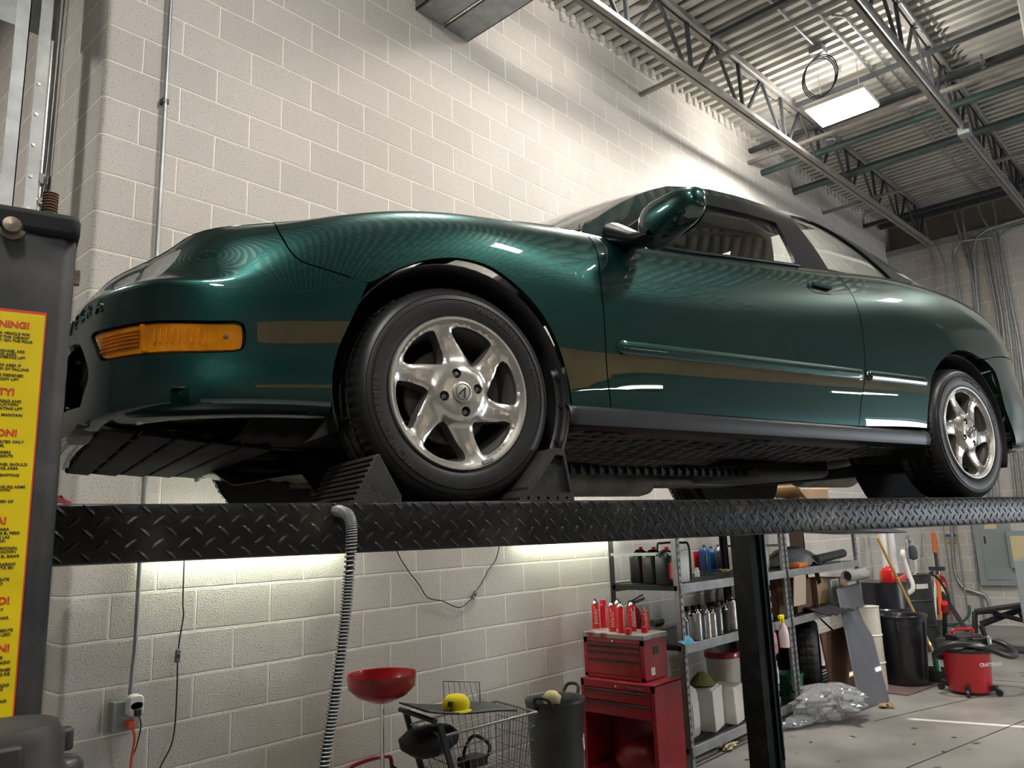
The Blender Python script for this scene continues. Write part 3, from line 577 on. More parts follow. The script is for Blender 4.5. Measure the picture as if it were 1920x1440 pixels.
m = MB(); m.box((-.45, .052, 4.35), (.06, .06, 4.85)); m.build('gusset_plate', galv_d, t)
m = MB()
for q in range(14): m.cyl((-.03, -.051, 1.8+.17*q), (-.03, -.056, 1.8+.17*q), .008, n=8)
m.build('bolt', bolt_m, t)
c_ = atX(86, 300, XC-.02)
t = thing('side_wall_conduit', 'pair of thin conduits clamped to the side wall above the lift post', 'conduit', (XC, c_.y, 0))
m = MB(); m.tube([(-.025, 0, 0.2), (-.025, 0, 3.75), (-.025, .0, 5.9)], .013); m.build('pipe', galv, t)
m = MB(); m.tube([(-.025, -.035, 3.55), (-.02, -.045, 3.8), (-.02, -.13, 5.9)], .006, 6); m.tube([(-.05, .03, 1.2), (-.05, .03, 3.75), (-.045, .02, 5.9)], .004, 6); m.build('wire', galv_d, t)
m = MB(); m.cbox((-.03, 0, 3.68), (.05, .06, .06)); m.build('clamp', chrome, t, bevel=.004); m = MB(); m.cbox((-.03, 0, 3.55), (.045, .05, .04)); m.build('clamp', chrome, t, bevel=.004)

# far wall: conduits, panels
def farc(px, top, X=XF-.03): return atX(px, top, X)
sets = [ # (points px, radius, label)
 ([(1728, 397), (1736, 428), (1742, 460), (1752, 500), (1762, 940)], .012, 'thin conduit from the beam down the far wall, leftmost'),
 ([(1755, 457), (1772, 496), (1774, 520), (1785, 940)], .013, 'conduit kinked below the ledge, second from the left on the far wall'),
 ([(1862, 445), (1800, 452), (1789, 470), (1787, 478), (1800, 560), (1822, 940)], .022, 'conduit with a wide bend, left of the bundled pair'),
 ([(1790, 380), (1787, 390), (1812, 485), (1822, 510), (1836, 700), (1852, 940)], .020, 'conduit bent at the roof beam, left of the bundle'),
 ([(1805, 376), (1801, 390), (1815, 470), (1826, 540), (1842, 700), (1860, 940)], .020, 'conduit bent at the roof beam, right of the bundle'),
 ([(1925, 408), (1850, 430), (1828, 448), (1825, 470), (1832, 560), (1872, 940)], .024, 'large conduit sweeping along the ledge then down'),
 ([(1843, 445), (1846, 462), (1870, 590), (1905, 940)], .022, 'conduit right of the large sweep, dark upper half'),
 ([(1850, 443), (1856, 470), (1878, 590), (1915, 940)], .018, 'conduit close beside the dark one on the far wall'),
 ([(1830, 372), (1836, 400), (1862, 440), (1872, 480), (1895, 640), (1925, 940)], .018, 'conduit dropping from the roof through the ledge'),
 ([(1858, 368), (1866, 400), (1870, 445), (1880, 475), (1906, 640), (1935, 940)], .018, 'conduit next to last on the right of the far wall'),
 ([(1925, 420), (1895, 428), (1878, 440), (1874, 452), (1882, 500), (1910, 640), (1945, 900)], .022, 'conduit with a round bend, rightmost on the far wall')]
for i, (L, r_, lb) in enumerate(sets):
    P = [atX(px, py, XF-.055-.012*(i % 3)) for px, py in L]
    z0 = P[-1].z
    P2 = bends(P+[Vector((P[-1].x, P[-1].y, 1.72 if i > 1 else .05))])
    o = P[-1].copy(); o.z = 0; m = MB(); m.tube([p_-o for p_ in P2], r_, 8)
    tag(m.build('wall_conduit', galv if i != 6 else galv_d, loc=o), lb, 'conduit', 'conduits on the far wall')
def panel(px0, py0, px1, py1, name, label, cat, dpt=.10, door=True):
    a = atX(px0, py0, XF); b_ = atX(px1, py1, XF); w = a.y-b_.y; h = a.z-b_.z; c = ((a.y+b_.y)/2, (a.z+b_.z)/2)
    t = thing(name, label, cat, (XF-.004, c[0], c[1])); m = MB(); m.box((-dpt, -w/2, -h/2), (0, w/2, h/2)); m.build('cabinet', elec_gy, t, bevel=.006)
    return t, w, h, dpt
t, w, h, dp = panel(1822, 960, 1912, 1098, 'breaker_panel', 'tall grey breaker panel with a closed door on the far wall', 'electrical panel')
m = MB(); m.box((-dp-.012, -w*.36, -h*.42), (-dp, w*.30, h*.48)); o = m.build('door', elec_gy, t, bevel=.004)
m = MB(); m.box((-dp-.02, w*.18, h*.06), (-dp-.012, w*.23, h*.16)); m.build('latch', ink, o, bevel=.003)
m = MB(); m.box((-dp-.014, -w*.16, h*.26), (-dp-.012, w*.16, h*.38)); m.build('notice', paper, t)
t, w, h, dp = panel(1890, 995, 1960, 1064, 'disconnect_box', 'smaller grey electrical box with a yellow sheet, right of the panel', 'electrical box', .2)
m = MB(); m.box((-dp-.004, -w*.3, -h*.36), (-dp, w*.38, h*.36)); m.build('notice', paper, t)
a = atX(1768, 1000, XF); b_ = atX(1803, 1025, XF)
t = thing('warning_sign', 'small cream sign with a blue band on the far wall', 'sign', (XF-.004, (a.y+b_.y)/2, (a.z+b_.z)/2)); w = a.y-b_.y; h = a.z-b_.z
m = MB(); m.box((-.004, -w/2, -h/2), (.004, w/2, h/2)); m.build('plate', paper, t)
m = MB(); m.box((-.006, -w*.40, h*.22), (-.004, w*.40, h*.42)); m.build('band', blue_pl, t)
m = MB()
for k in range(4): m.box((-.006, -w*.32, h*(.1-.13*k)), (-.004, w*.32, h*(.14-.13*k)))
m.build('print', ink, t)
P = [atX(px, py, XF-.05) for px, py in ((1783, 900), (1785, 1010), (1790, 1070), (1805, 1100), (1830, 1110), (1850, 1120), (1858, 1150))]
m = MB(); m.tube([p_-P[0] for p_ in catmull(P, 6)], .028, 8); tag(m.build('wall_conduit', galv_d, loc=P[0]), 'conduit beside the sign, bending toward the panel foot', 'conduit')
P = [atX(px, py, XF-.04) for px, py in ((1822, 985), (1835, 1100), (1845, 1150), (1848, 1175))]
m = MB(); m.tube([p_-P[0] for p_ in P], .02, 8); tag(m.build('wall_conduit', galv_d, loc=P[0]), 'dark conduit down the left side of the breaker panel', 'conduit')
# speaker on the long wall, seen under the car's tail
a = atX(1698, 900, 12.6); t = thing('wall_speaker', 'small black speaker on the wall, seen under the rear bumper', 'speaker', (a.x, WY-.11, a.z))
m = MB(); m.cbox((0, 0, 0), (.2, .2, .3)); m.build('cabinet', black_plastic, t, bevel=.02); m = MB(); m.cbox((-.005, -.105, 0), (.16, .01, .25)); m.build('grille', ink, t)
# ================= the green coupe =================
PHI = -0.25258088; CO = Vector((1.39178356, 1.43741611, EYE+.0751))     # hub line, top of the runway
def LW(u, v, w):                                                       # car space -> world
    return Vector((CO.x+u*math.cos(PHI)-v*math.sin(PHI), CO.y+u*math.sin(PHI)+v*math.cos(PHI), CO.z+w))
S = Surf()
def Bw(u): return np.interp(u, B_U, B_W)
def Gf(u, w):
    u = np.atleast_1d(u).astype(float); w = np.atleast_1d(w).astype(float); h = w-Bw(u)
    v = .090+.42*h+.35*h*h+.25*h*np.clip((u-1.5)/1.2, 0, None)+.12*h*np.clip((.9-u)/.5, 0, None)
    return np.stack([u, v, w], 1)
def Gn(u, w):
    e = 1e-3; a = Gf(u+e, w)-Gf(u-e, w); b = Gf(u, w+e)-Gf(u, w-e); n = np.cross(a, b); return n/np.linalg.norm(n, axis=1)[:, None]
def smooth_poly(P, k=4, ang=50):
    n = len(P); P = [Vector((a, b)) for a, b in P]; cor = []
    for i in range(n):
        d1 = P[i]-P[i-1]; d2 = P[(i+1) % n]-P[i]
        cor.append(d1.length < 1e-9 or d2.length < 1e-9 or abs(math.degrees(d1.angle_signed(d2, 0))) > ang)
    out = []
    for i in range(n):
        b, c = P[i], P[(i+1) % n]; a = b-(c-b) if cor[i] else P[i-1]; d = c+(c-b) if cor[(i+1) % n] else P[(i+2) % n]
        L = (c-b).length; m0 = (c-a)/2; m1 = (d-b)/2
        if m0.length > L: m0 *= L/m0.length
        if m1.length > L: m1 *= L/m1.length
        kk = max(2, min(60, int(L/.02))) if L > .02 else 2
        for j in range(kk):
            t = j/kk; out.append(b*(2*t**3-3*t*t+1)+m0*(t**3-2*t*t+t)+c*(-2*t**3+3*t*t)+m1*(t**3-t*t))
    return [(p.x, p.y) for p in out]
def inpoly(x, y, P):
    r = np.zeros(x.shape, bool); n = len(P)
    for i in range(n):
        x1, y1 = P[i]; x2, y2 = P[i-1]
        if y1 == y2: continue
        r ^= ((y1 > y) != (y2 > y)) & (x < (x2-x1)*(y-y1)/(y2-y1)+x1)
    return r
def offset(P, d):
    n = len(P); A = sum(P[i-1][0]*P[i][1]-P[i][0]*P[i-1][1] for i in range(n)); sg = 1 if A > 0 else -1; out = []
    for i in range(n):
        a = Vector(P[i-1]); b = Vector(P[i]); c = Vector(P[(i+1) % n]); e1 = (b-a); e2 = (c-b)
        if e1.length < 1e-7 or e2.length < 1e-7: out.append(P[i]); continue
        e1.normalize(); e2.normalize(); nn = Vector((-(e1.y+e2.y), e1.x+e2.x))
        if nn.length < .3: out.append(P[i]); continue
        nn.normalize(); out.append((b.x+nn.x*d*sg, b.y+nn.y*d*sg))
    return out
TS = .1
def cdt(outer, holes, step):
    V = []; E = []
    for P in [outer]+holes:
        b = len(V); V += [Vector(p) for p in P]; E += [(b+i, b+(i+1) % len(P)) for i in range(len(P))]
    nb = len(V)
    xs = [p[0] for p in outer]; ys = [p[1] for p in outer]
    gx, gy = np.meshgrid(np.arange(min(xs)+step*.37, max(xs), step), np.arange(min(ys)+step*.41, max(ys), step)); gx = gx.ravel(); gy = gy.ravel()
    ok = inpoly(gx, gy, outer)
    for h in holes: ok &= ~inpoly(gx, gy, h)
    gx = gx[ok]; gy = gy[ok]; bp = np.array([tuple(p) for p in V])
    if len(gx):
        dmin = np.min(np.hypot(gx[:, None]-bp[None, :, 0], gy[:, None]-bp[None, :, 1]), axis=1); k = dmin > step*.45
        V += [Vector((a, b_)) for a, b_ in zip(gx[k], gy[k])]
    r = geometry.delaunay_2d_cdt(V, E, [], 0, 1e-6)
    vo = np.array([tuple(p) for p in r[0]]); F = [tuple(f) for f in r[2]]
    c = np.array([vo[list(f)].mean(0) for f in F]); ok = inpoly(c[:, 0], c[:, 1], outer)
    for h in holes: ok &= ~inpoly(c[:, 0], c[:, 1], h)
    F = [f for f, o_ in zip(F, ok) if o_]
    # consistent ccw
    F2 = []
    for f in F:
        a, b_, c_ = vo[f[0]], vo[f[1]], vo[f[2]]
        F2.append(f if (b_[0]-a[0])*(c_[1]-a[1])-(b_[1]-a[1])*(c_[0]-a[0]) > 0 else f[::-1])
    return vo, F2
def panel3(name, outer, holes, mt, parent, kind='S', gap=.0022, flange=.016, off=0., mirror=True, step=.03, label=None, join=False, smoothp=True):
    if kind == 'S':
        sc = lambda P: [(a, b*TS) for a, b in P]; f = lambda v: S(v[:, 0], np.clip(v[:, 1]/TS, 0, 8)); fn = lambda v: S.nrm(v[:, 0], np.clip(v[:, 1]/TS, 0, 8))
    else:
        sc = lambda P: list(P); f = lambda v: Gf(v[:, 0], v[:, 1]); fn = lambda v: Gn(v[:, 0], v[:, 1])
    sp = smooth_poly if smoothp else (lambda P: P)
    o_ = offset(sp(sc(outer)), gap); H = [offset(sp(sc(h)), -gap) for h in holes]
    vo, F = cdt(o_, H, step)
    P = f(vo)+fn(vo)*off; Nn = fn(vo)
    V = [tuple(p) for p in P]; NN = [tuple(n_) for n_ in Nn]; nf = len(F)
    # flange along every boundary
    for L in [o_]+H:
        L = np.array(L); a = f(L)+fn(L)*off; nn = fn(L); b_ = a-nn*flange; base = len(V); n = len(L)
        V += [tuple(p) for p in a]+[tuple(p) for p in b_]; NN += [(0, 0, 0)]*(2*n)
        for i in range(n):
            j = (i+1) % n; F.append((base+i, base+j, base+n+j, base+n+i))
    objs = []
    sets = [(V, F, NN)]
    if mirror:
        V2 = [(x, 2*VC-y, z) for x, y, z in V]; F2 = [f_[::-1] for f_ in F]; N2 = [(x, -y, z) for x, y, z in NN]
        if join: sets = [(V+V2, F+[tuple(i+len(V) for i in f_) for f_ in F2], NN+N2)]
        else: sets.append((V2, F2, N2))
    for V_, F_, N_ in sets:
        me = bpy.data.meshes.new(name); me.from_pydata(V_, [], F_); me.materials.append(mt)
        me.polygons.foreach_set('use_smooth', [True]*len(me.polygons)); me.update(); me.normals_split_custom_set_from_vertices(N_)
        o = bpy.data.objects.new(name, me); C.objects.link(o); o.parent = parent
        if label: o['label'] = label
        objs.append(o)
    return objs

car = thing('car', 'dark metallic green two-door coupe raised on the four-post lift', 'car', CO, PHI)
PN = PAN
lensA = PN['lens1']; lensB = PN['lens2']
panel3('front_bumper', PN['bumper'], [PN['lens1'], PN['lens2'], PN['lamp'], PN['intake']], paint, car, join=True, gap=.0015, step=.02)
panel3('front_fender', PN['fender'], [], paint, car)
panel3('door', PN['door'], [], paint, car)
panel3('rear_quarter_panel', PN['quarter'], [], paint, car)
panel3('rear_bumper', PN['rbumper'], [], paint, car, join=True)
# lamps
for h in (lensA, lensB):
    panel3('headlamp_lens', h, [], lens_clear, car, gap=.001, flange=.004, off=.001, step=.012)
    panel3('headlamp_bowl', h, [], bowl_m, car, gap=.0, flange=.004, off=-.007, step=.02)
panel3('turn_signal_lens', PN['lamp'], [], amber, car, gap=.006, flange=.02, off=-.006, step=.015, label='amber plastic lens')
panel3('turn_signal_recess', PN['lamp'], [], trim_black, car, gap=-.001, flange=.0, off=-.030, step=.03)
panel3('turn_signal_reflector', PN['lamp'], [], bowl_m, car, gap=.008, flange=.0, off=-.022, step=.03)
# ribs inside the amber lens and its bulb
for sgn in (0, 1):
    def SP(s_, t_, o_=-.003):
        q = S([s_], [t_])[0]+S.nrm([s_], [t_])[0]*o_; return (q[0], 2*VC-q[1] if sgn else q[1], q[2])
    for k in range(5): m = MB(); m.tube([SP(x, 2.42+.10*k+.0*x) for x in np.linspace(.60, .735, 8)], .0022, 6); m.build('lens_rib', amber, car)
    m = MB(); m.bar(SP(.752, 2.25), SP(.742, 2.98), .004, .010); m.build('lens_divider', amber, car)
    for k in range(9): m = MB(); m.bar(SP(.775+.014*k, 2.45), SP(.775+.014*k, 2.85), .0016, .003); m.build('lens_rib', amber, car, smooth=0)
    m = MB(); c_ = SP(.93, 2.63, -.010); m.lathe([(0, -.007), (.006, -.005), (.008, 0), (.006, .006), (0, .008)], c_, 14, 'y'); m.build('bulb', rust, car)
# front intake: dark mesh behind, lower lip below
def strip(name, s0, s1, t0, t1, mt, off, ns=40, nt=6, both=True, mirror=True, thick=0.01):
    m = MB()
    for sg in ((0, 1) if mirror else (0,)):
        rows = []
        for t in np.linspace(t0, t1, nt):
            ss = np.linspace(s0, s1, ns); tt = np.full(ns, t); q = S(ss, tt)+S.nrm(ss, tt)*off
            if sg: q[:, 1] = 2*VC-q[:, 1]
            rows.append([tuple(x) for x in q])
        m.grid(rows, flip=bool(sg))
    return m.build(name, mt, car, solid=thick, fix=False)
strip('intake_mesh', 0, .62, 1.2, 3.9, dark, -.09)
m = MB()
for k in range(7):
    w = .235+.032*k; m.tube([(-.79+.02*abs(v-VC)**2*3, v, w) for v in np.linspace(.40, 2*VC-.40, 24)], .006, 6)
m.build('intake_slat', black_plastic, car)
strip('lower_lip', .0, 1.10, .0, .95, black_plastic, -.012, thick=.006)
# licence area bar & letters embossed in the bumper
ltr = 'INTEGRA'
for i, ch in enumerate(ltr):
    s0 = .225+i*.060; t0 = 3.72
    q = S([s0], [t0])[0]; nn = Vector(S.nrm([s0], [t0])[0]); tg = Vector(S([s0+.01], [t0])[0]-S([s0-.01], [t0])[0]).normalized(); upv = nn.cross(tg)*-1
    if upv.z < 0: upv = -upv
    M_ = Matrix((tg, upv, tg.cross(upv))).transposed().to_4x4()
    o = text('bumper_letter', ch, .052, paint, car, (0, 0, 0), ext=.0025, align='CENTER', sx=1)
    o.matrix_local = Matrix.Translation(Vector(q)+nn*.001) @ M_
# side moulding
def mould(name, s0, s1, tc, mt):
    ss = np.linspace(s0, s1, 60); rows = []
    pro = [(-.19, 0), (-.17, .008), (-.08, .013), (.06, .013), (.16, .009), (.19, 0)]
    for sg in (0, 1):
        rows = []
        for k, s_ in enumerate(ss):
            e = min(1, (s_-s0)/.012+.25, (s1-s_)/.012+.25); r_ = []
            for a, h in pro:
                t_ = tc(s_)+a*e; q = S([s_], [t_])[0]+S.nrm([s_], [t_])[0]*(h*e-.0005)
                r_.append((q[0], 2*VC-q[1] if sg else q[1], q[2]))
            rows.append(r_)
        m = MB(); m.grid(rows, flip=not sg); m.build(name, mt, car, fix=False)
tcm = lambda s_: 3.02+.22*(s_-2.06)/1.7
mould('door_moulding', 2.065, 3.335, tcm, paint)
mould('quarter_moulding', 3.355, 3.775, tcm, paint)
# sills
for sg in (0, 1):
    rows = []; m = MB()
    for u in np.linspace(.345, 2.215, 50):
        r_ = [(u, .016, .290), (u, .006, .284), (u, -.004, .274), (u, -.006, .250), (u, .0, .230), (u, .03, .222), (u, .10, .215)]
        rows.append([(a, 2*VC-b_ if sg else b_, c_) for a, b_, c_ in r_])
    m.grid(rows, flip=not sg); m.build('sill', sill_black, car, fix=False, solid=.004)
# greenhouse
belt = [(u, float(Bw(u))-.012) for u in np.linspace(2.49, .54, 24)]
rail = GPL['rail']; band = GPL['band']
panel3('roof_side_frame', rail[:-1]+[(2.5155, .975)]+belt, [band], paint, car, 'G', gap=.0, flange=.02, step=.03)
panel3('window_band', band, [GPL['dglass'], GPL['qglass']], trim_black, car, 'G', gap=.001, flange=.018, off=.002, step=.02, label='gloss black window surround')
panel3('door_glass', GPL['dglass'], [], glass, car, 'G', gap=-.002, flange=.0, off=-.010, step=.05)
panel3('quarter_glass', GPL['qglass'], [], glass, car, 'G', gap=-.002, flange=.0, off=-.008, step=.05)
# seal strips
for sg in (0, 1):
    m = MB(); P = Gf(np.linspace(.76, 1.60, 24), Bw(np.linspace(.76, 1.60, 24))+.004)+Gn(np.linspace(.76, 1.6, 24), Bw(np.linspace(.76, 1.6, 24)))*.006
    if sg: P[:, 1] = 2*VC-P[:, 1]
    m.tube([tuple(x) for x in P], .006, 8); m.build('window_seal', trim_black, car)
rl = []
for a, b_ in zip(rail[:-1], rail[1:]):
    for k in range(3): rl.append((a[0]+(b_[0]-a[0])*k/3, a[1]+(b_[1]-a[1])*k/3))
rl.append(rail[-1]); RL = Gf([a for a, b_ in rl], [b_ for a, b_ in rl])
xs = np.linspace(-1, 1, 25)
def crossrows(idx, bul, crown):
    rows = []
    for k in idx:
        p_ = RL[k]; rows.append([(p_[0]+bul(k)*(1-x*x), VC+(VC-p_[1])*x, p_[2]+crown(k)*(1-x*x)) for x in xs])
    return rows
iW = 15; iR = 30; nR = len(RL)
m = MB(); m.grid(crossrows(range(0, iW+1), lambda k: -.26+.16*k/iW, lambda k: .01+.02*k/iW)); m.build('windshield', glass, car, fix=False)
m = MB(); m.grid(crossrows(range(iW, iR+1), lambda k: -.10+.20*(k-iW)/(iR-iW), lambda k: .03)); m.build('roof', paint, car, solid=.004, fix=False)
m = MB(); m.grid(crossrows(range(iR, nR), lambda k: .10+.40*(k-iR)/(nR-1-iR), lambda k: .03-.03*(k-iR)/(nR-1-iR))); m.build('hatch_glass', glass, car, fix=False)
m = MB(); m.grid([[(x_, y_, z_-.035) for x_, y_, z_ in r_] for r_ in crossrows(range(iW, iR+1), lambda k: -.10+.20*(k-iW)/(iR-iW), lambda k: .03)]); m.build('headliner', head_l, car, fix=False)
# hood & deck
def lidrows(ss, bul, crown):
    rows = []
    for s_ in ss:
        p_ = S([s_], [8.])[0]; rows.append([(p_[0]+bul(s_)*(1-x*x), VC+(VC-p_[1])*x, p_[2]+crown(s_)*(1-x**4)) for x in xs])
    return rows
m = MB(); m.grid(lidrows(np.linspace(.0, 1.99, 46), lambda s_: -.26*max(0, (s_-1.0))**2, lambda s_: .05*min(1, s_/.9))); m.build('hood', paint, car, solid=.003, fix=False)
m = MB(); m.grid([[(x_, y_, z_) for x_, y_, z_ in r_] for r_ in lidrows(np.linspace(3.99, S.smax, 40), lambda s_: .48*max(0, 1-(s_-3.99)/1.3)**1.5, lambda s_: .01)]); m.build('hatch_lid', paint, car, solid=.003, fix=False)
hr = lidrows([1.99], lambda s_: -.26*.98, lambda s_: .05)[0]; wr_ = crossrows([0], lambda k: -.26, lambda k: .01)[0]
m = MB(); m.grid([[(x, y, z-.012) for x, y, z in hr], [(x, y, z-.006) for x, y, z in wr_]]); m.build('cowl', black_plastic, car, fix=False)
# tail lamps, washer aerial
panel3('tail_lamp', [(4.74, 5.25), (4.95, 5.35), (5.2, 5.5), (5.2, 6.5), (4.95, 6.4), (4.80, 6.2)], [], red_lens, car, gap=.0, flange=.006, off=.003, step=.03)
# door handle recess
for sg in (0, 1):
    sy = lambda q: (q[0], 2*VC-q[1], q[2]) if sg else tuple(q)
    m = MB(); ring = [(3.17+.078*math.copysign(abs(math.cos(a))**.5, math.cos(a)), 5.83+.24*math.copysign(abs(math.sin(a))**.6, math.sin(a))-.9*(.078*math.cos(a))) for a in [2*math.pi*i/24 for i in range(24)]]
    q1 = S([r_[0] for r_ in ring], [r_[1] for r_ in ring]); n1 = S.nrm([r_[0] for r_ in ring], [r_[1] for r_ in ring]); q1 = q1+n1*.0015; q0 = q1.mean(0)
    a_ = [sy(x) for x in q1]; b2 = [sy(x) for x in q0+(q1-q0)*.86-n1*0.0]; m.grid([a_, b2], closed=True); 
    m.add(b2, [tuple(range(24))]); o = m.build('door_handle', trim_black, car, fix=False)
    m = MB(); q = S([3.115, 3.17, 3.22], [6.0, 5.93, 5.86])+S.nrm([3.115, 3.17, 3.22], [6.0, 5.93, 5.86])*.010
    m.tube([sy(x) for x in catmull(q, 6)], .009, 8); m.build('handle_grip', paint, o, fix=True)
# door mirrors
for sg in (0, 1):
    t = bpy.data.objects.new('door_mirror', None)
    m = MB(); rows = []
    for i in range(19):
        th = math.pi*i/18; rr = []
        for j in range(32):
            a = 2*math.pi*j/32; ct = -math.cos(th); st = math.sin(th)
            lat = .122*math.copysign(abs(ct)**.62, ct); k = st**.55 if st > 0 else 0
            hgt = .070*(1-.22*(lat/.122)); dep = .062
            z = hgt*k*math.copysign(abs(math.sin(a))**.8, math.sin(a)); x = dep*k*math.copysign(abs(math.cos(a))**.75, math.cos(a))
            if x > 0: x *= .45
            y = -.122+ (-lat)
            rr.append((.70+x+.10*(y+.12)*-1*.5, 2*VC-y if sg else y, .882+z-(y+.12)*.12))
        rows.append(rr)
    m.grid(rows, closed=True, flip=bool(sg)); shell = m.build('door_mirror', paint, car, smooth=70)
    m = MB(); yy = lambda v: 2*VC-v if sg else v
    m.grid([[(.66+.035*math.cos(a)*k, yy(v), w+.022*math.sin(a)*k) for a in [2*math.pi*i/16 for i in range(16)]] for v, w, k in ((-.07, .832, .9), (-.03, .832, 1.1), (.0, .84, 1.3), (.05, .865, 1.8), (.09, .885, 2.1))], closed=True); m.build('mirror_foot', trim_black, shell)
    m = MB(); m.grid([[(.735+.001*k, yy(-.122+.10*k*math.cos(a)), .882+.052*k*math.sin(a)) for a in [2*math.pi*i/24 for i in range(24)]] for k in (.01, 1)], closed=True); m.build('mirror_glass', chrome, shell)
# cabin
for sg in (0, 1):
    u = np.linspace(.5, 2.5, 20); m = MB()
    m.grid([[(a, (2*VC-.14 if sg else .14), w) for a in u] for w in (.22, .84)]); m.build('door_trim_panel', head_l, car, fix=False)
m = MB(); m.cbox((.62, VC, .80), (.30, 1.3, .16)); m.build('dashboard', head_l, car, bevel=.04)
m = MB(); m.lathe([(.185+.014*math.cos(a), .014*math.sin(a)) for a in [2*math.pi*i/10 for i in range(11)]], n=32); o = m.build('steering_wheel', black_plastic, car); o.location = (.88, .47, .83); o.rotation_euler = (0, R(65), 0)
for vv in (.47, 1.20):
    m = MB(); rows = []
    for k, (u, w, hw, th) in enumerate(((1.46, .42, .22, .07), (1.52, .60, .25, .08), (1.60, .80, .24, .08), (1.66, .93, .20, .07), (1.69, 1.0, .14, .06), (1.71, 1.06, .13, .06), (1.73, 1.14, .12, .05), (1.74, 1.17, .08, .03))):
        rows.append([(u+th*math.cos(a), vv+hw*math.copysign(abs(math.sin(a))**.7, math.sin(a)), w-.2*th*math.cos(a)) for a in [2*math.pi*i/20 for i in range(20)]])
    m.grid(rows, closed=True); m.add(rows[-1], [tuple(range(20))]); m.build('seat_back', tan, car, smooth=60)
    m = MB(); m.cbox((1.28, vv, .42), (.5, .48, .16)); m.build('seat_cushion', tan, car, bevel=.05)
m = MB(); m.cbox((2.1, VC, .45), (.4, 1.1, .2)); m.cbox((2.30, VC, .70), (.12, 1.1, .5), ry=.25); m.build('rear_seat', tan, car, bevel=.05)
# underbody
m = MB()
rows = []
for u in np.linspace(-.70, 3.25, 60):
    rows.append([(u, v, .212+.012*math.sin(v*23)*(1 if .4 < u < 2.2 else .4)+.008*math.sin(u*9)+(.10*max(0, min(1, (u-2.3)/.3)))+(.05*max(0, min(1, (-.15-u)/.3)))) for v in np.linspace(.05, 2*VC-.05, 40)])
# leave the four wheel housings open
m2 = MB(); n = len(rows[0])
for j in range(len(rows)-1):
    for i in range(n-1):
        c_ = rows[j][i]; inw = any(abs(c_[0]-ux) < .37 for ux in (0, 2.57)) and (c_[1] < .34 or c_[1] > 2*VC-.34)
        if not inw: m2.add([rows[j][i], rows[j][i+1], rows[j+1][i+1], rows[j+1][i]], [(0, 1, 2, 3)])
m2.build('floor_pan', under, car, smooth=60, solid=.003)
for ux in (0.0, 2.555):
    for sg in (0, 1):
        m = MB(); rows = []; yy = lambda v: 2*VC-v if sg else v
        for a in [R(x) for x in range(-25, 206, 7)]:
            rows.append([(ux-.0+.352*math.cos(a), yy(v), .297+.352*math.sin(a)) for v in (.016, .12, .25, .36)])
        m.grid(rows); m.build('wheel_arch_liner', dark if ux else black_plastic, car, fix=False, solid=.003)
        m = MB(); m.add([(ux+.36*math.cos(a), yy(.37), .297+.36*math.sin(a)) for a in [R(x) for x in range(0, 360, 15)]], [tuple(range(24))]); m.build('inner_wing', dark, car, fix=False)
# splash guard strip behind the front wheel with rivets
for sg in (0, 1):
    m = MB(); yy = lambda v: 2*VC-v if sg else v
    m.grid([[(.352*math.cos(a)+.0, yy(v), .297+.352*math.sin(a)-.0) for v in (.003, .035)]+[(.325*math.cos(a), yy(.035), .297+.325*math.sin(a))] for a in [R(x) for x in range(-28, 20, 4)]])
    m.build('splash_guard', black_plastic, car, fix=False, solid=.003)
m = MB()
for a in (-20, -2, 12): m.cyl((.338*math.cos(R(a)), .034, .297+.338*math.sin(R(a))), (.338*math.cos(R(a)), .028, .297+.338*math.sin(R(a))), .006)
m.build('rivet', under2, car)
# engine undertray: slatted panel below the nose
t_ = MB(); t_.m = 0
for k in range(5):
    u0 = -.82+.085*k; t_.cbox((u0+.04, VC-.05, .190-.004*k), (.072, 1.15-.05*k, .010), ry=.10)
for v in (.36, .62, .88, 1.14, 1.32): t_.cbox((-.56, v, .190), (.52, .035, .02), ry=.03)
t_.build('undertray', under2, car, bevel=.004)
m = MB(); rows = []
for u in np.linspace(-.86, -.30, 14): rows.append([(u, v, .212-.012*math.sin(math.pi*(u+.86)/.56)**.8) for v in np.linspace(.30, 1.3, 14)])
m.grid(rows); m.build('front_undershield', under, car, solid=.006)
m = MB(); rows = []
for i, u in enumerate(np.linspace(-.52, .06, 22)): rows.append([(u, .06+.02*(i % 2), .220+.010*(i % 2)), (u, .20, .185+.01*(i % 2)), (u, .34, .18)])
m.grid(rows); m.build('crimped_flange', under2, car, solid=.003)
m = MB(); rows = []
for u in np.linspace(-.42, .12, 12): rows.append([(u, v, .125+.04*abs(math.sin(u*6+v*4))+.03*math.cos(v*5)) for v in np.linspace(.62, 1.25, 10)])
m.grid(rows); m.build('aluminium_oil_pan', exh, car, smooth=20, solid=.004)
m = MB(); m.cbox((.08, VC, .13), (.10, 1.2, .05)); m.tube([(-.10, .35, .16), (.02, .22, .14), (.02, .12, .17)], .018); m.tube([(-.10, 2*VC-.35, .16), (.02, 2*VC-.22, .14), (.02, 2*VC-.12, .17)], .018); m.build('subframe', rust, car, bevel=.006)
for v_, a_ in ((.30, .3), (2*VC-.30, -.3)):
    m = MB(); m.cbox((.02, v_, .15), (.10, .34, .035), rz=a_); m.build('lower_control_arm', rust, car, bevel=.008)
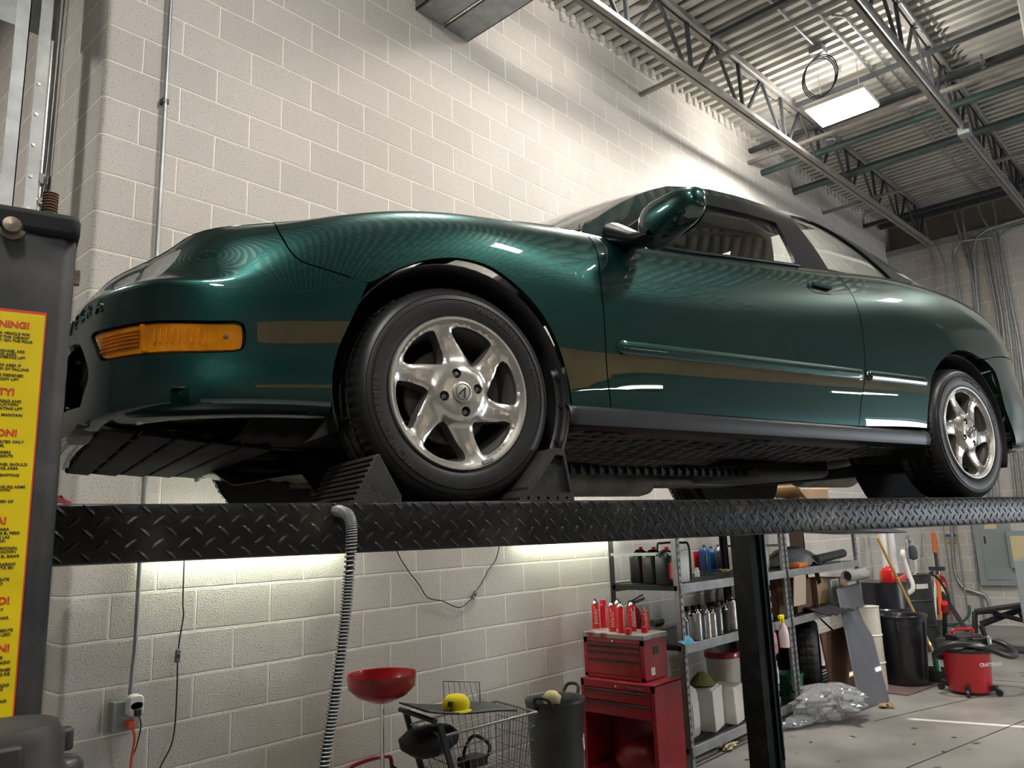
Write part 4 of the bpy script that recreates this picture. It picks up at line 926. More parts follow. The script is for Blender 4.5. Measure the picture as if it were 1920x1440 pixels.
# ribbed line cover along the sill
m = MB(); m.cbox((1.02, .56, .150), (1.35, .07, .02))
for k in range(30): m.cbox((.38+k*.045, .53, .150), (.010, .03, .034))
m.build('fuel_line_cover', black_plastic, car, bevel=.002)
m = MB(); m.tube(catmull([(.15, 1.0, .15), (.6, .92, .14), (1.2, .88, .145), (1.9, .90, .15), (2.25, 1.0, .17), (2.6, 1.15, .22), (2.95, 1.2, .25)], 6), .028, 12); m.build('exhaust_pipe', exh, car)
m = MB(); m.lathe([(.03, -.30), (.07, -.28), (.078, -.24), (.078, .24), (.07, .28), (.03, .30)], (1.15, .88, .15), 20, 'x'); m.build('resonator', exh, car)
m = MB(); m.lathe([(.0, -.26), (.10, -.25), (.115, -.22), (.115, .22), (.10, .25), (.0, .26)], (3.12, 1.15, .25), 20, 'x'); m.build('muffler', exh, car)
m = MB(); m.cbox((2.57, VC, .17), (.09, 1.1, .05)); m.tube([(2.2, .30, .20), (2.57, .25, .20)], .025); m.tube([(2.2, 2*VC-.30, .20), (2.57, 2*VC-.25, .20)], .025); m.tube([(2.62, .30, .22), (2.62, VC, .18), (2.62, 2*VC-.30, .22)], .014); m.build('rear_suspension', under2, car, bevel=.006)
m = MB(); m.cbox((1.95, VC, .175), (.5, .75, .09)); m.build('fuel_tank', under, car, bevel=.03)

# wheels
def wheel(ux, sg, rot, label):
    o = bpy.data.objects.new('wheel', None); C.objects.link(o); o.parent = car; o.location = (ux, .008 if not sg else 2*VC-.008, .297); o.rotation_euler = (0, 0, math.pi if sg else 0); o['label'] = label
    # tyre
    m = MB(); nA = 216
    prof = [(.196, .020), (.199, .008), (.206, .002), (.222, -.002), (.245, -.005), (.262, -.003), (.274, .003), (.283, .012), (.2885, .021), (.2925, .034), (.2945, .046), (.2955, .051), (.2870, .054), (.2870, .063), (.2962, .064), (.297, .090), (.2905, .092), (.2905, .104), (.297, .106), (.2962, .132), (.2895, .134), (.2895, .142), (.2955, .144), (.2945, .150), (.2925, .164), (.2885, .177), (.283, .186), (.262, .200), (.245, .203), (.222, .200), (.199, .190), (.196, .178)]
    rows = []
    for r_, y in prof:
        row = []
        for i in range(nA):
            a = 2*math.pi*i/nA; rr = r_
            blk = (.020 < y < .052) or (.146 < y < .178)
            if blk and i % 3 == 0: rr -= .0035
            if (.064 <= y <= .132) and i % 6 == int(y*90) % 6: rr -= .003
            row.append((math.cos(a)*rr, y, math.sin(a)*rr))
        rows.append(row)
    m.grid(rows, closed=True, flip=True); m.grid([rows[-1], rows[0]], closed=True)
    ty = m.build('tyre', tyre_m, o, smooth=32)
    m = MB()
    for rr, y in ((.252, -.0055), (.2665, -.0015), (.2105, .0005)): m.lathe([(rr-.0012, y+.001), (rr, y-.0014), (rr+.0012, y+.001)], n=72, axis='y')
    m.build('sidewall_ring', tyre_m, ty)
    def arc(txt, a0, size, dirn=1, rad=.232, y=-.0048):
        wmap = {'I': .45, ' ': .5, 'M': 1.15, '/': .5}; a = a0
        for ch in txt:
            w_ = size*.78*wmap.get(ch, 1)
            if ch != ' ':
                ac = a-dirn*(w_/2)/rad
                l = text('sidewall_letter', ch, size, tyre_txt, ty, (0, 0, 0), ext=.0009, align='CENTER', bold=.0004)
                upv = Vector((math.cos(ac), 0, math.sin(ac)))*dirn; tg = Vector((math.sin(ac), 0, -math.cos(ac)))
                M_ = Matrix((tg*1.0 if dirn > 0 else -tg, upv, (tg if dirn > 0 else -tg).cross(upv))).transposed().to_4x4()
                l.matrix_local = Matrix.Translation(Vector((math.cos(ac)*rad, y, math.sin(ac)*rad))) @ M_
            a -= dirn*w_/rad
    if not sg:
        arc('MICHELIN', R(78+rot), .026); arc('PREMIER A/S', R(28+rot), .017, rad=.236)
        arc('MICHELIN', R(236+rot), .028); arc('PREMIER', R(200+rot), .022, rad=.236)
    # rim
    m = MB(); m.lathe([(.183, .022), (.186, .010), (.192, .004), (.197, -.004), (.203, -.0045), (.2055, -.001), (.2055, .008), (.199, .012)], n=96, axis='y'); m.build('rim_lip', alloy, o, smooth=50)
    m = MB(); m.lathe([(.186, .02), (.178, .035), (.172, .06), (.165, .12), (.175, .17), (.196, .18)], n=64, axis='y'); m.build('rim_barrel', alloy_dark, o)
    win = [(.178, 3), (.167, 1.5), (.140, 1), (.112, 2), (.095, 5), (.089, 10), (.092, 16), (.110, 28), (.136, 38), (.158, 44), (.174, 44.5), (.181, 40), (.183, 31), (.1835, 20), (.182, 9)]
    H = []
    for k in range(6):
        a0 = 51+60*k+rot; H.append(smooth_poly([(r_*math.cos(R(a0+da)), r_*math.sin(R(a0+da))) for r_, da in win], ang=70))
    for k in range(4):
        a0 = R(14+90*k+rot); H.append([(.052*math.cos(a0)+.0135*math.cos(2*math.pi*i/14), .052*math.sin(a0)+.0135*math.sin(2*math.pi*i/14)) for i in range(14)])
    outer = [(.1925*math.cos(2*math.pi*i/96), .1925*math.sin(2*math.pi*i/96)) for i in range(96)]
    vo, F = cdt(outer, H, .011)
    def yf(p_):
        r_ = np.hypot(p_[:, 0], p_[:, 1]); y = np.interp(r_, [0, .03, .062, .074, .09, .13, .17, .186, .20], [-.004, -.002, .000, .004, .014, .017, .013, .007, .004])
        # rounded spokes: sink towards the window edges
        d_ = np.full(len(p_), 9.)
        for h in H[:6]:
            h = np.array(h); d_ = np.minimum(d_, np.min(np.hypot(p_[:, 0][:, None]-h[None, :, 0], p_[:, 1][:, None]-h[None, :, 1]), axis=1))
        return y+.004*np.clip(1-d_/.007, 0, 1)**2
    yv = yf(vo); m = MB(); m.add([(a, y, b_) for (a, b_), y in zip(vo, yv)], [f_[::-1] for f_ in F]); face = m.build('wheel_face', alloy_pol, o, smooth=50, fix=False)
    me = face.data; me.flip_normals() if me.polygons[0].normal.y > 0 else None
    m = MB()
    for h in H:
        hh = np.array(h); y0 = yf(hh); c0 = hh.mean(0); big = len(h) != 14; q = hh+(hh-c0)*(-.06 if big else 0)
        m.grid([[(a, y, b_) for (a, b_), y in zip(hh, y0)], [(a, y+(.036 if big else .022), b_) for (a, b_), y in zip(q, y0)]], closed=True)
        if not big: m.add([(a, y0[0]+.022, b_) for a, b_ in hh], [tuple(range(14))])
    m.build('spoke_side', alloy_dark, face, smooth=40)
    for k in range(4):
        m = MB(); a0 = R(14+90*k+rot); c_ = (.052*math.cos(a0), .052*math.sin(a0)); m.lathe([(.0, -.001), (.0055, .0), (.0085, .004), (.009, .02)], (c_[0], .002, c_[1]), 8, 'y'); m.build('lug_nut', chrome, o)
    m = MB(); m.lathe([(.0, -.011), (.020, -.0105), (.0275, -.008), (.029, -.003), (.029, .002)], n=32, axis='y'); cp = m.build('centre_cap', alloy, o)
    m = MB(); m.lathe([(.0205, -.0106), (.0212, -.0122), (.022, -.0106)], n=32, axis='y')
    for pl in ([(-.012, -.013), (-.0065, -.013), (-.0005, .004), (.001, .014), (-.002, .010)], [(.012, -.013), (.0065, -.013), (.0015, .002), (.001, .014), (.004, .006)]):
        cs, sn = math.cos(R(-25)), math.sin(R(-25)); m.prism([(a*cs-b_*sn, a*sn+b_*cs) for a, b_ in pl], -.0125, -.010, 'xz')
    m.build('cap_emblem', ink, cp)
    m = MB(); m.lathe([(.03, .07), (.125, .07), (.13, .075), (.13, .085), (.03, .09)], n=40, axis='y'); m.lathe([(.0, .035), (.055, .035), (.06, .07)], n=24, axis='y'); m.build('brake_disc', alloy_dark, o)
    m = MB(); m.cbox((.11, .075, .03), (.07, .07, .13)); m.build('brake_caliper', under2, o, bevel=.01)
    if not sg and rot == 0:
        a = R(-68); m = MB(); m.cbox((.193*math.cos(a), -.003, .193*math.sin(a)), (.035, .010, .012), ry=-R(22)); m.build('balance_weight', galv_d, o, bevel=.002)
    return o
wheel(0, 0, 0, 'near front wheel, polished six-spoke alloy'); wheel(2.57, 0, 12, 'near rear wheel, polished six-spoke alloy')
wheel(0, 1, 20, 'far front wheel'); wheel(2.57, 1, 40, 'far rear wheel')
# ================= the lift =================
RW0 = -.265; RT = .0996
def runway(v0, v1, u0, u1, label, treads):
    t = thing('lift_runway', label, 'runway', LW(0, v0, 0), PHI)
    m = MB(); L = u1-u0; W_ = v1-v0
    rows = []
    pro = [(W_, 0), (.012, 0), (.003, -.003), (0, -.012), (0, -RT+.012), (.003, -RT+.003), (.012, -RT), (W_, -RT), (W_, 0)]
    m.grid([[(u0+L*k/30, a, b_) for a, b_ in pro] for k in range(31)])
    m.add([(u0, a, b_) for a, b_ in pro[:-1]], [tuple(range(8))]); m.add([(u1, a, b_) for a, b_ in pro[:-1]], [tuple(range(8))])
    m.build('deck', tread, t, smooth=30)
    if treads:
        m = MB(); p_ = .043; n = int(L/p_)
        for i in range(n):
            for j in range(5):
                u = u0+(i+.25+(.5 if j % 2 else 0))*p_; z = -.0105-.0195*j; sgn = 1 if j % 2 else -1
                if u > u1-.02: continue
                ln = .0145; wd = .0036; ca = math.cos(R(42)); sa = math.sin(R(42))*sgn
                wv = []
                for a, b_, h in ((-1, 0, .0), (-.45, -1, 0), (.45, -1, 0), (1, 0, 0), (.45, 1, 0), (-.45, 1, 0)): wv.append((u+a*ln*ca-b_*wd*sa, -0.0003, z+a*ln*sa+b_*wd*ca))
                for a in (-.5, .5): wv.append((u+a*ln*ca, -.0016, z+a*ln*sa))
                if False: wv = [(x, y+(.0035 if abs(z_+(.004 if j == 0 else RT-.004)) < .004 else .0), z_) for x, y, z_ in wv]
                m.add(wv, [(0, 6, 1)[::-1], (1, 6, 7, 2)[::-1], (2, 7, 3)[::-1], (3, 7, 4)[::-1], (4, 7, 6, 5)[::-1], (5, 6, 0)[::-1]])
        o = m.build('tread_lug', tread, t, smooth=0, fix=False); o['kind'] = 'stuff'
    return t
near_rw = runway(RW0, .30, -1.18, 4.0, 'near runway of the lift with diamond tread along its edge', True)
far_rw = runway(2*VC-.30, 2*VC-RW0, -1.18, 3.35, 'far runway of the lift, under the far wheels', False)
# runway ramp tip hanging at the far end
t = thing('approach_ramp', 'dark ramp plate at the end of the far runway', 'ramp', LW(3.35, 2*VC-.30, -.01), PHI)
m = MB(); m.prism([(0, 0), (.95, -.14), (.95, -.15), (.1, -.10), (0, -.085)], 0, .56, 'xz'); m.build('plate', tread, t)
m = MB(); m.cyl((0, -.01, -.02), (0, .57, -.02), .015); m.build('hinge', lift_m, t)
# near post with its warning label
PV = -.55
def hvv(px, py, v):   # point on the plane v=const of the lift
    d_ = ray(px, py); n_ = Vector((-math.sin(PHI), math.cos(PHI), 0)); o_ = Vector((CO.x, CO.y, 0)); k = (o_.dot(n_)+v)/d_.dot(n_); P_ = d_*k+Vector((0, 0, EYE))
    r_ = P_-CO; return r_.x*math.cos(PHI)+r_.y*math.sin(PHI), r_.z
ue, we = hvv(140, 405, PV); ue2, _ = hvv(77, 1340, PV)
ue = (ue+ue2)/2; PT = we+CO.z; PB = LW(ue, PV, 0)
post = thing('lift_post', 'black lift post at the left edge with a yellow warning label', 'lift post', (PB.x, PB.y, 0), PHI)
PWd = .26
def post_body(t, top, w=PWd, dp=.20):
    m = MB(); r_ = .014
    pro = [(-w, dp), (-w, 0), (-r_, 0), (-.004, .004), (0, r_), (0, dp)]
    m.grid([[(a, b_, z) for a, b_ in pro] for z in (0, top-.035)]); m.build('column', lift_m, t, solid=.006, smooth=60)
post_body(post, PT)
m = MB(); m.box((-PWd-.01, -.008, PT-.038), (.006, .21, PT)); m.build('top_cap', lift_m, post, bevel=.010)
m = MB()
rx, rz = hvv(94, 385, PV+.06); ru = rx-ue; m.lathe([(.0095+(.0011 if k % 2 else -.0008), k*.0022) for k in range(0, 24)], (ru, .06, PT), 16, cap1=True); m.build('threaded_rod', rust, post, smooth=0)
bx, bz = hvv(22, 429, PV); m = MB(); m.lathe([(.0, -.020), (.0105, -.019), (.0125, -.012), (.0125, -.005), (.0165, -.004), (.0165, 0)], (bx-ue, 0, bz+CO.z), 24, 'y'); m.build('hex_bolt', bolt_m, post, smooth=30)
m = MB(); m.cyl((.0, .05, PT-.075), (.012, .05, PT-.075), .012, n=6); m.build('side_bolt', bolt_m, post, smooth=0)
# label
lx1, lz1 = hvv(88, 588, PV-.001); lx2, lz2 = hvv(26, 1340, PV-.001)
lt = thing('warning_label', 'yellow warning label with red and black print on the lift post', 'label', (0, 0, 0), PHI)
LB = LW(lx1, PV-.0045, 0); lt.location = (LB.x, LB.y, CO.z+lz1)
LH = lz1-lz2+.02; LWd = .15
m = MB(); m.box((-LWd, -.0006, -LH), (-.0018, .0008, -.004)); m.build('sheet', yellow_l, lt, smooth=0)
m = MB(); m.box((-LWd, -.0004, -.004), (0, .0010, 0)); m.box((-.0018, -.0004, -LH), (0, .0010, -.004)); m.build('border', red_l, lt, smooth=0)
def ltxt(px, py, s_, size, mt, hd=False):
    x, z = hvv(px, py, PV-.005); o = text('heading' if hd else 'print', s_, size, mt, lt, (x-lx1, -.0009, z-lz1), (R(90), 0, 0), ext=.0003, align='RIGHT', sx=1.0, bold=.00045 if hd else .00008)
    return o
for px, py, s_ in ((55, 617, 'WARNING!'), (27, 741, 'SAFETY!'), (32, 818, 'CAUTION!'), (12, 982, 'ADVERTENCIA!'), (18, 1132, 'SEGURIDAD!'), (18, 1221, 'PRECAUCIÓN!')): ltxt(px, py, s_, .0122, red_l, True)
for px, py, s_ in ((56, 628, 'WHEN USING A VEHICLE FOR'), (55, 635, 'KEEP THE WEIGHT'), (61, 642, 'EQUALLY ON THE FOUR'), (46, 660, 'PERSONNEL ARE'), (31, 665, 'LIFTING AREA'), (48, 672, 'LOWERING LIFT'), (39, 686, 'WORK AREA IF'), (54, 694, 'RISK OF FALLING'), (44, 705, 'PARTS DESIGNED'), (35, 712, 'MODIFY LIFT'),
    (40, 753, 'MUST READ AND'), (34, 759, 'INSTRUCTION'), (42, 767, 'OPERATING LIFT'), (42, 779, 'AND MAINTAIN'), (45, 829, 'OPERATED ONLY'), (8, 835, 'PERSONNEL'), (20, 848, 'MANUFACTURERS'), (24, 855, 'POINTS'), (51, 871, 'PERSONNEL SHOULD'), (34, 878, 'LIFTING AREA'), (36, 891, 'WHEN SHIFTING'), (47, 913, 'ENSURE ARMS'), (19, 919, 'WITH'), (25, 940, 'NEED OF'),
    (17, 992, 'PARA'), (37, 999, 'TIENE EL PESO'), (18, 1007, 'EN LAS'), (10, 1014, 'CIÓN'), (33, 1027, 'PERSONAL'), (30, 1034, 'ELEVACIÓN'), (36, 1042, 'EN EL BAJAR'), (29, 1057, 'TRABAJO'), (25, 1064, 'ESTÁ EN'), (17, 1086, 'ENTE'), (5, 1094, 'RO'), (6, 1143, 'Y'), (16, 1158, 'ACCIONAR'), (24, 1181, 'MENTE'), (19, 1189, 'EL USO'), (5, 1233, 'AR'), (19, 1241, 'PUBLICADO'), (19, 1255, 'CIONES'), (18, 1263, 'AS DE'), (17, 1284, 'ZADO'), (5, 1292, 'DE'), (12, 1314, 'SEGURIDAD')): ltxt(px, py+2.5, s_, .0049, ink)
# black plastic reservoirs beside the post, bottom left corner
a = hvv(35, 1345, -.75); P_ = LW(a[0]-.012, -.75, a[1])
t = thing('plastic_tank', 'dark grey plastic tank with a notched rim at the bottom left corner', 'tank', (P_.x, P_.y, 0)); Z = P_.z-.0
m = MB(); m.lathe([(.060, 0), (.062, Z-.06), (.054, Z-.045), (.054, Z-.02), (.047, Z-.006), (.0, Z)], n=36, sq=.85); m.build('body', tank_dk, t, smooth=50)
for q in range(4):
    m = MB(); aa = R(-100+90*q); m.cbox((.05*math.cos(aa), .05*math.sin(aa), Z-.028), (.025, .022, .022), rz=aa); m.build('notch', ink, t, bevel=.003)
a = hvv(108, 1420, -.62); P_ = LW(a[0], -.62, a[1]); m = MB(); m.lathe([(.028, 0), (.028, P_.z-.008), (.022, P_.z-.001), (0, P_.z)], n=28); tag(m.build('plastic_cap', black_plastic, loc=(P_.x, P_.y, 0), smooth=50), 'small round black cap beside the notched tank, bottom left', 'jar')  # round black cap, carried on a plain cylinder from the floor
# far rear post with its lock ladder
FP = LW(3.47, 2.06, 0); t = thing('lift_post', 'black lift post in the middle of the view, beyond the runways', 'lift post', (FP.x, FP.y, 0), PHI)
m = MB(); pro = [(.078, .10), (-.078, .10), (-.078, -.07), (-.03, -.07), (-.03, -.05), (.03, -.05), (.03, -.07), (.078, -.07), (.078, .10)]
m.grid([[(a, b_, z) for a, b_ in pro] for z in (0.0, 2.25)]); m.build('column', lift_m, t, smooth=0)
m = MB(); m.box((.063, -.082, .1), (.071, -.070, 2.0)); m.m = 0
m.build('ladder_bar', steel_dk, t)
m = MB()
for k in range(24): m.box((.068, -.084, .15+.078*k), (.0765, -.066, .19+.078*k))
m.build('ladder_tooth', galv_d, t)
m = MB(); m.box((-.16, -.16, 0), (.16, .16, .012)); m.build('foot_plate', lift_m, t)
m = MB(); m.box((-.11, -.09, 2.25), (.11, .12, 2.28)); m.build('top_cap', lift_m, t)
# corrugated air hose hanging from the runway edge
t = thing('spring_hose', 'black hose in a metal spring guard hanging from the runway', 'hose', LW(-.44, -.262, -.02), PHI)
P = catmull([(.0, .02, .0), (-.0, -.012, .002), (.012, -.028, -.006), (.018, -.034, -.03), (.016, -.034, -.09), (.006, -.034, -.2), (-.012, -.034, -.33), (-.034, -.034, -.46), (-.060, -.034, -.64), (-.09, -.034, -.9), (-.12, -.034, -1.65)], 10)
m = MB(); m.tube(P, .0075, 10); m.build('tube', rubber, t)
m = MB(); H_ = []; # spring as rings
acc = 0; 
for a, b_ in zip(P[:-1], P[1:]):
    d_ = (b_-a); L = d_.length; dn = d_.normalized(); n_ = max(1, int(L/.0052)); x_ = dn.orthogonal().normalized(); y_ = dn.cross(x_)
    for k in range(n_):
        c_ = a+d_*(k/n_)
        for q in range(8):
            th = 2*math.pi*q/8; H_.append(c_+dn*(L/n_*q/8)+(Vector((1, 0, 0))-dn*dn.x).normalized()*math.cos(th)*.0108+dn.cross((Vector((1, 0, 0))-dn*dn.x).normalized())*math.sin(th)*.0108)
m.tube(H_, .0014, 5); m.build('spring', galv_d, t)
m = MB(); m.cyl((-.010, .02, 0), (.004, -.020, .001), .011, n=12); m.build('fitting', bolt_m, t)
# wheel chocks
chock_m = mat('chock_rubber', (.032, .030, .027), .6, noise=.4, nscale=20, bump=.15, bscale=90)
t = thing('wheel_chock', 'rubber chock with holes and a hollow side, behind the front wheel', 'wheel chock', LW(.127, -.06, .0005), PHI)
pl = [(0, 0), (0, .0195), (.014, .0366), (.027, .0378), (.028, .045), (.1206, .150), (.150, .1476), (.170, .0415), (.176, .0195), (.176, 0)]
rc = [(.036, .0305), (.1206, .1317), (.146, .1293), (.1645, .0305)]
ring = lambda x, z, r_: [(x+r_*math.cos(2*math.pi*i/16), z+r_*math.sin(2*math.pi*i/16)) for i in range(16)]
holes = [ring(x, .016, .0042) for x in (.027, .059, .090, .1206, .151)]
vo, F = cdt(pl, [smooth_poly(rc, ang=30)]+holes, .02)
m = MB(); m.add([(a, 0, b_) for a, b_ in vo], F)
for h, dpt in [(smooth_poly(rc, ang=30), .018)]+[(h, .012) for h in holes]: m.grid([[(a, 0, b_) for a, b_ in h], [(a, dpt, b_) for a, b_ in h]], closed=True)
n = len(pl); W_ = .22
for i in range(n): a_, b_ = pl[i], pl[(i+1) % n]; m.add([(a_[0], 0, a_[1]), (b_[0], 0, b_[1]), (b_[0], W_, b_[1]), (a_[0], W_, a_[1])], [(0, 1, 2, 3)])
m.add([(a, W_, b_) for a, b_ in pl], [tuple(range(n))]); m.build('body', chock_m, t, smooth=25, fix=False)
m = MB(); m.prism([(.034, .028), (.12, .134), (.148, .132), (.167, .028)], .017, .020, 'xz'); m.prism([(.02, .008), (.16, .008), (.16, .024), (.02, .024)], .011, .0125, 'xz'); m.build('web', chock_m, t, smooth=0)
for x, z, r_ in ((.1064, .0707, .017), (.1135, .1085, .005), (.0568, .0488, .005), (.1334, .0427, .005)):
    m = MB(); m.lathe([(r_, .0165), (r_*.92, .0168), (0, .0168)], (x, 0, z), 20, 'y'); m.build('socket', ink, t)
t = thing('wheel_chock', 'ribbed rubber chock with one hole, in front of the front wheel', 'wheel chock', LW(-.346, -.10, .0005), PHI)
m = MB(); m.prism([(0, 0), (.0594, .115), (.068, .115), (.122, .021), (.122, 0)], 0, .30, 'xz'); m.build('body', chock_m, t, bevel=.002)
for k in range(9):
    f_ = .06+k*.108; m = MB(); m.cbox((.0594*f_-.001, .15, .115*f_), (.006, .298, .008), ry=R(28)); m.build('rib', chock_m, t, bevel=.0012)
m = MB(); m.lathe([(.0145, -.0006), (.013, -.0008), (0, -.0008)], (.0605, 0, .0445), 24, 'y'); m.build('socket', ink, t)
# red rag by the post
P_ = LW(hvv(112, 938, -.22)[0], -.22, .0)
m = MB(); random.seed(5); m.grid([[(.016*math.cos(a)*k+random.uniform(-.004, .004), .014*math.sin(a)*k, .012*(1-k*k)+random.uniform(.0, .006)) for a in [2*math.pi*i/12 for i in range(12)]] for k in (.05, .4, .7, 1)], closed=True)
tag(m.build('rag', cloth_red, loc=P_), 'crumpled dark red rag on the near end of the runway', 'rag')
# ================= things along the wall and floor =================
def V3(*a): return Vector(a)
ORD = ['first', 'second', 'third', 'fourth', 'fifth', 'sixth', 'seventh', 'eighth', 'ninth', 'tenth', 'eleventh', 'twelfth', 'thirteenth', 'fourteenth', 'fifteenth', 'sixteenth']
# ---- oil drain ----
D0 = atY(716, 1280, 3.38); t = thing('oil_drain', 'red oil drain tank with a wide red funnel bowl on a steel stem', 'oil drain', (D0.x, D0.y, 0))
zf = D0.z; k_ = (ray(716, 1280)*(3.38/ray(716, 1280).y)).dot(CF)/1452.5
m = MB(); rr = 65*k_; m.lathe([(.02, zf-.10), (.05, zf-.095), (rr*.72, zf-.06), (rr*.96, zf-.02), (rr, zf+.045), (rr+.004, zf+.047), (rr-.004, zf+.045), (rr*.93, zf-.015), (rr*.7, zf-.05), (.02, zf-.085)], n=48); m.build('funnel_bowl', redp, t, smooth=50)
zt_ = zf-.46; m = MB(); m.cyl((0, 0, zt_+.0), (0, 0, zf-.09), .011, n=12); m.build('stem', chrome, t)
m = MB(); m.lathe([(.02, 0), (.17, .0), (.185, .03), (.187, zt_-.19), (.175, zt_-.13), (.12, zt_-.085), (.04, zt_-.07), (.032, zt_-.06), (.03, zt_-.03), (0, zt_-.03)], n=40); m.build('tank', redp, t, smooth=50)
m = MB(); m.tube(catmull([(-.13, .10, zt_-.16), (-.14, .10, zt_+.03), (-.09, .10, zt_+.07), (.09, .10, zt_+.07), (.14, .10, zt_+.03), (.13, .10, zt_-.16)], 6), .011, 10); m.build('handle', redp, t)
m = MB(); m.cyl((0, 0, zt_-.04), (0, 0, zt_+.02), .017, n=10); m.cyl((0, 0, zt_+.02), (0, 0, zt_+.045), .014, n=6); m.tube([(0, 0, zt_+.0), (-.05, -.02, zt_+.0), (-.12, -.03, zt_-.005)], .008); m.build('valve', bolt_m, t)
m = MB(); m.tube([(-.10, -.03, zt_-.002), (-.15, -.035, zt_-.012)], .013); m.tube([(.04, -.01, zt_+.02), (.06, 0, zt_+.05), (.10, 0, zt_+.02)], .006); m.build('lever', rubber, t)
m = MB(); m.tube(catmull([(-.17, .0, zt_-.03), (-.15, -.08, zt_-.06), (-.05, -.15, zt_-.07), (.06, -.15, zt_-.06), (.14, -.08, zt_-.09), (.17, 0, zt_-.2)], 6), .009, 8); m.build('hose', mat('tan_hose', (.30, .20, .10), .4), t)
# ---- wire cart ----
K0 = atY(880, 1380, 3.25); t = thing('wire_cart', 'grey wire shopping cart beside the red oil drain', 'cart', (K0.x, K0.y, 0), R(-12))
zc = K0.z; m = MB()
def wires(P, Q, n, r_=.0022):
    for k in range(n+1):
        f_ = k/n; m.tube([P[0].lerp(P[1], f_), Q[0].lerp(Q[1], f_)], r_, 5)
top4 = [V3(-.28, -.2, zc+.08), V3(.30, -.22, zc+.11), V3(.30, .18, zc+.11), V3(-.28, .16, zc+.08)]; bot4 = [V3(-.18, -.15, zc-.22), V3(.27, -.18, zc-.17), V3(.27, .14, zc-.17), V3(-.18, .12, zc-.22)]
for i in range(4):
    a, b_ = top4[i], top4[(i+1) % 4]; c_, d_ = bot4[i], bot4[(i+1) % 4]; wires((a, b_), (c_, d_), 13)
    for f_ in (.25, .5, .75, 1): m.tube([a.lerp(c_, f_), b_.lerp(d_, f_)], .003, 5)
wires((bot4[0], bot4[1]), (bot4[3], bot4[2]), 14); wires((bot4[0], bot4[3]), (bot4[1], bot4[2]), 8)
m.build('basket', galv_d, t)
m = MB(); m.tube(top4+[top4[0]], .007, 8); m.build('rim', galv, t)
m = MB()
for s_ in (-.2, .16): m.bar((-.30, s_, zc+.14), (-.12, s_, .12), .022, .03); m.bar((-.12, s_, .14), (.28, s_*.9, .14), .022)
m.build('side_frame', steel_dk, t, bevel=.003)
m = MB(); m.cyl((-.33, -.21, zc+.16), (-.33, .17, zc+.16), .013); m.build('push_handle', rubber, t)
for i, (x, y) in enumerate(((-.1, -.19), (-.1, .15), (.26, -.17), (.26, .13))):
    m = MB(); m.cyl((x, y-.012, .05), (x, y+.012, .05), .05, n=18); m.bar((x, y, .05), (x, y, .14), .02, .03); m.build('caster', rubber, t)
m = MB(); m.tube([V3(-.05, .17, zc+.10), V3(-.03, .22, zc+.26), V3(.20, .20, zc+.23), V3(.19, .17, zc+.10)], .005)
for k in range(1, 7): m.tube([V3(-.05+.04*k, .17, zc+.10), V3(-.035+.036*k, .215, zc+.25-.004*k)], .0022, 5)
m.build('folding_gate', galv_d, t)
# rubber mat & bag lying on the cart
m = MB(); rows = [[(x, y, .010*math.sin(9*x)-.16*(x+.1)+.012*math.sin(120*x)*0) for y in np.linspace(-.16, .14, 6)] for x in np.linspace(-.34, .22, 20)]
m.grid(rows); tag(m.build('rubber_mat', rubber, loc=(K0.x-.03, K0.y-.02, zc+.17), rot=(0, 0, R(-12)), solid=.008, fix=False), 'black ribbed rubber mat lying across the wire cart', 'mat')
m = MB(); m.lathe([(0, -.09), (.08, -.08), (.14, -.03), (.15, .02), (.11, .06), (0, .075)], n=24, sq=.8); o = m.build('black_bag', ink, loc=(K0.x-.26, K0.y+.03, zc+.03), smooth=60); o.scale = (1.15, .8, .9); tag(o, 'black bag slung at the handle end of the wire cart', 'bag')
m = MB(); m.tube(catmull([(-.08, 0, -.06), (-.09, -.04, .05), (0, -.02, .09), (.09, -.04, .03), (.10, 0, -.05), (0, .03, -.07), (-.07, 0, -.03)], 6), .010); m.cbox((0, 0, -.04), (.14, .10, .05)); tag(m.build('tangled_cord', rubber, loc=(K0.x+.02, K0.y, zc-.09), bevel=.004), 'tangle of black cord and gear inside the wire cart', 'cord')
cp = atY(855, 1316, 3.2); t = thing('yellow_cap', 'bright yellow cap with black letters on the wire cart', 'cap', cp-V3(0, 0, .03), R(-30))
m = MB(); m.lathe([(.072, 0), (.074, .02), (.066, .045), (.045, .064), (0, .07)], n=28); m.build('crown', yellow_cap, t, smooth=60)
m = MB(); m.grid([[(.07*math.cos(a)*k, -.05*k+.0-.062*math.sin(a)*k*1.1, .006-.012*k) for a in [R(q) for q in range(0, 181, 15)]] for k in (.6, 1.0)]); m.build('peak', yellow_cap, t, solid=.003, fix=False)
text('cap_letters', 'ES', .034, ink, t, (-.060, -.052, .022), (R(65), 0, R(-40)), ext=.002, bold=.001)
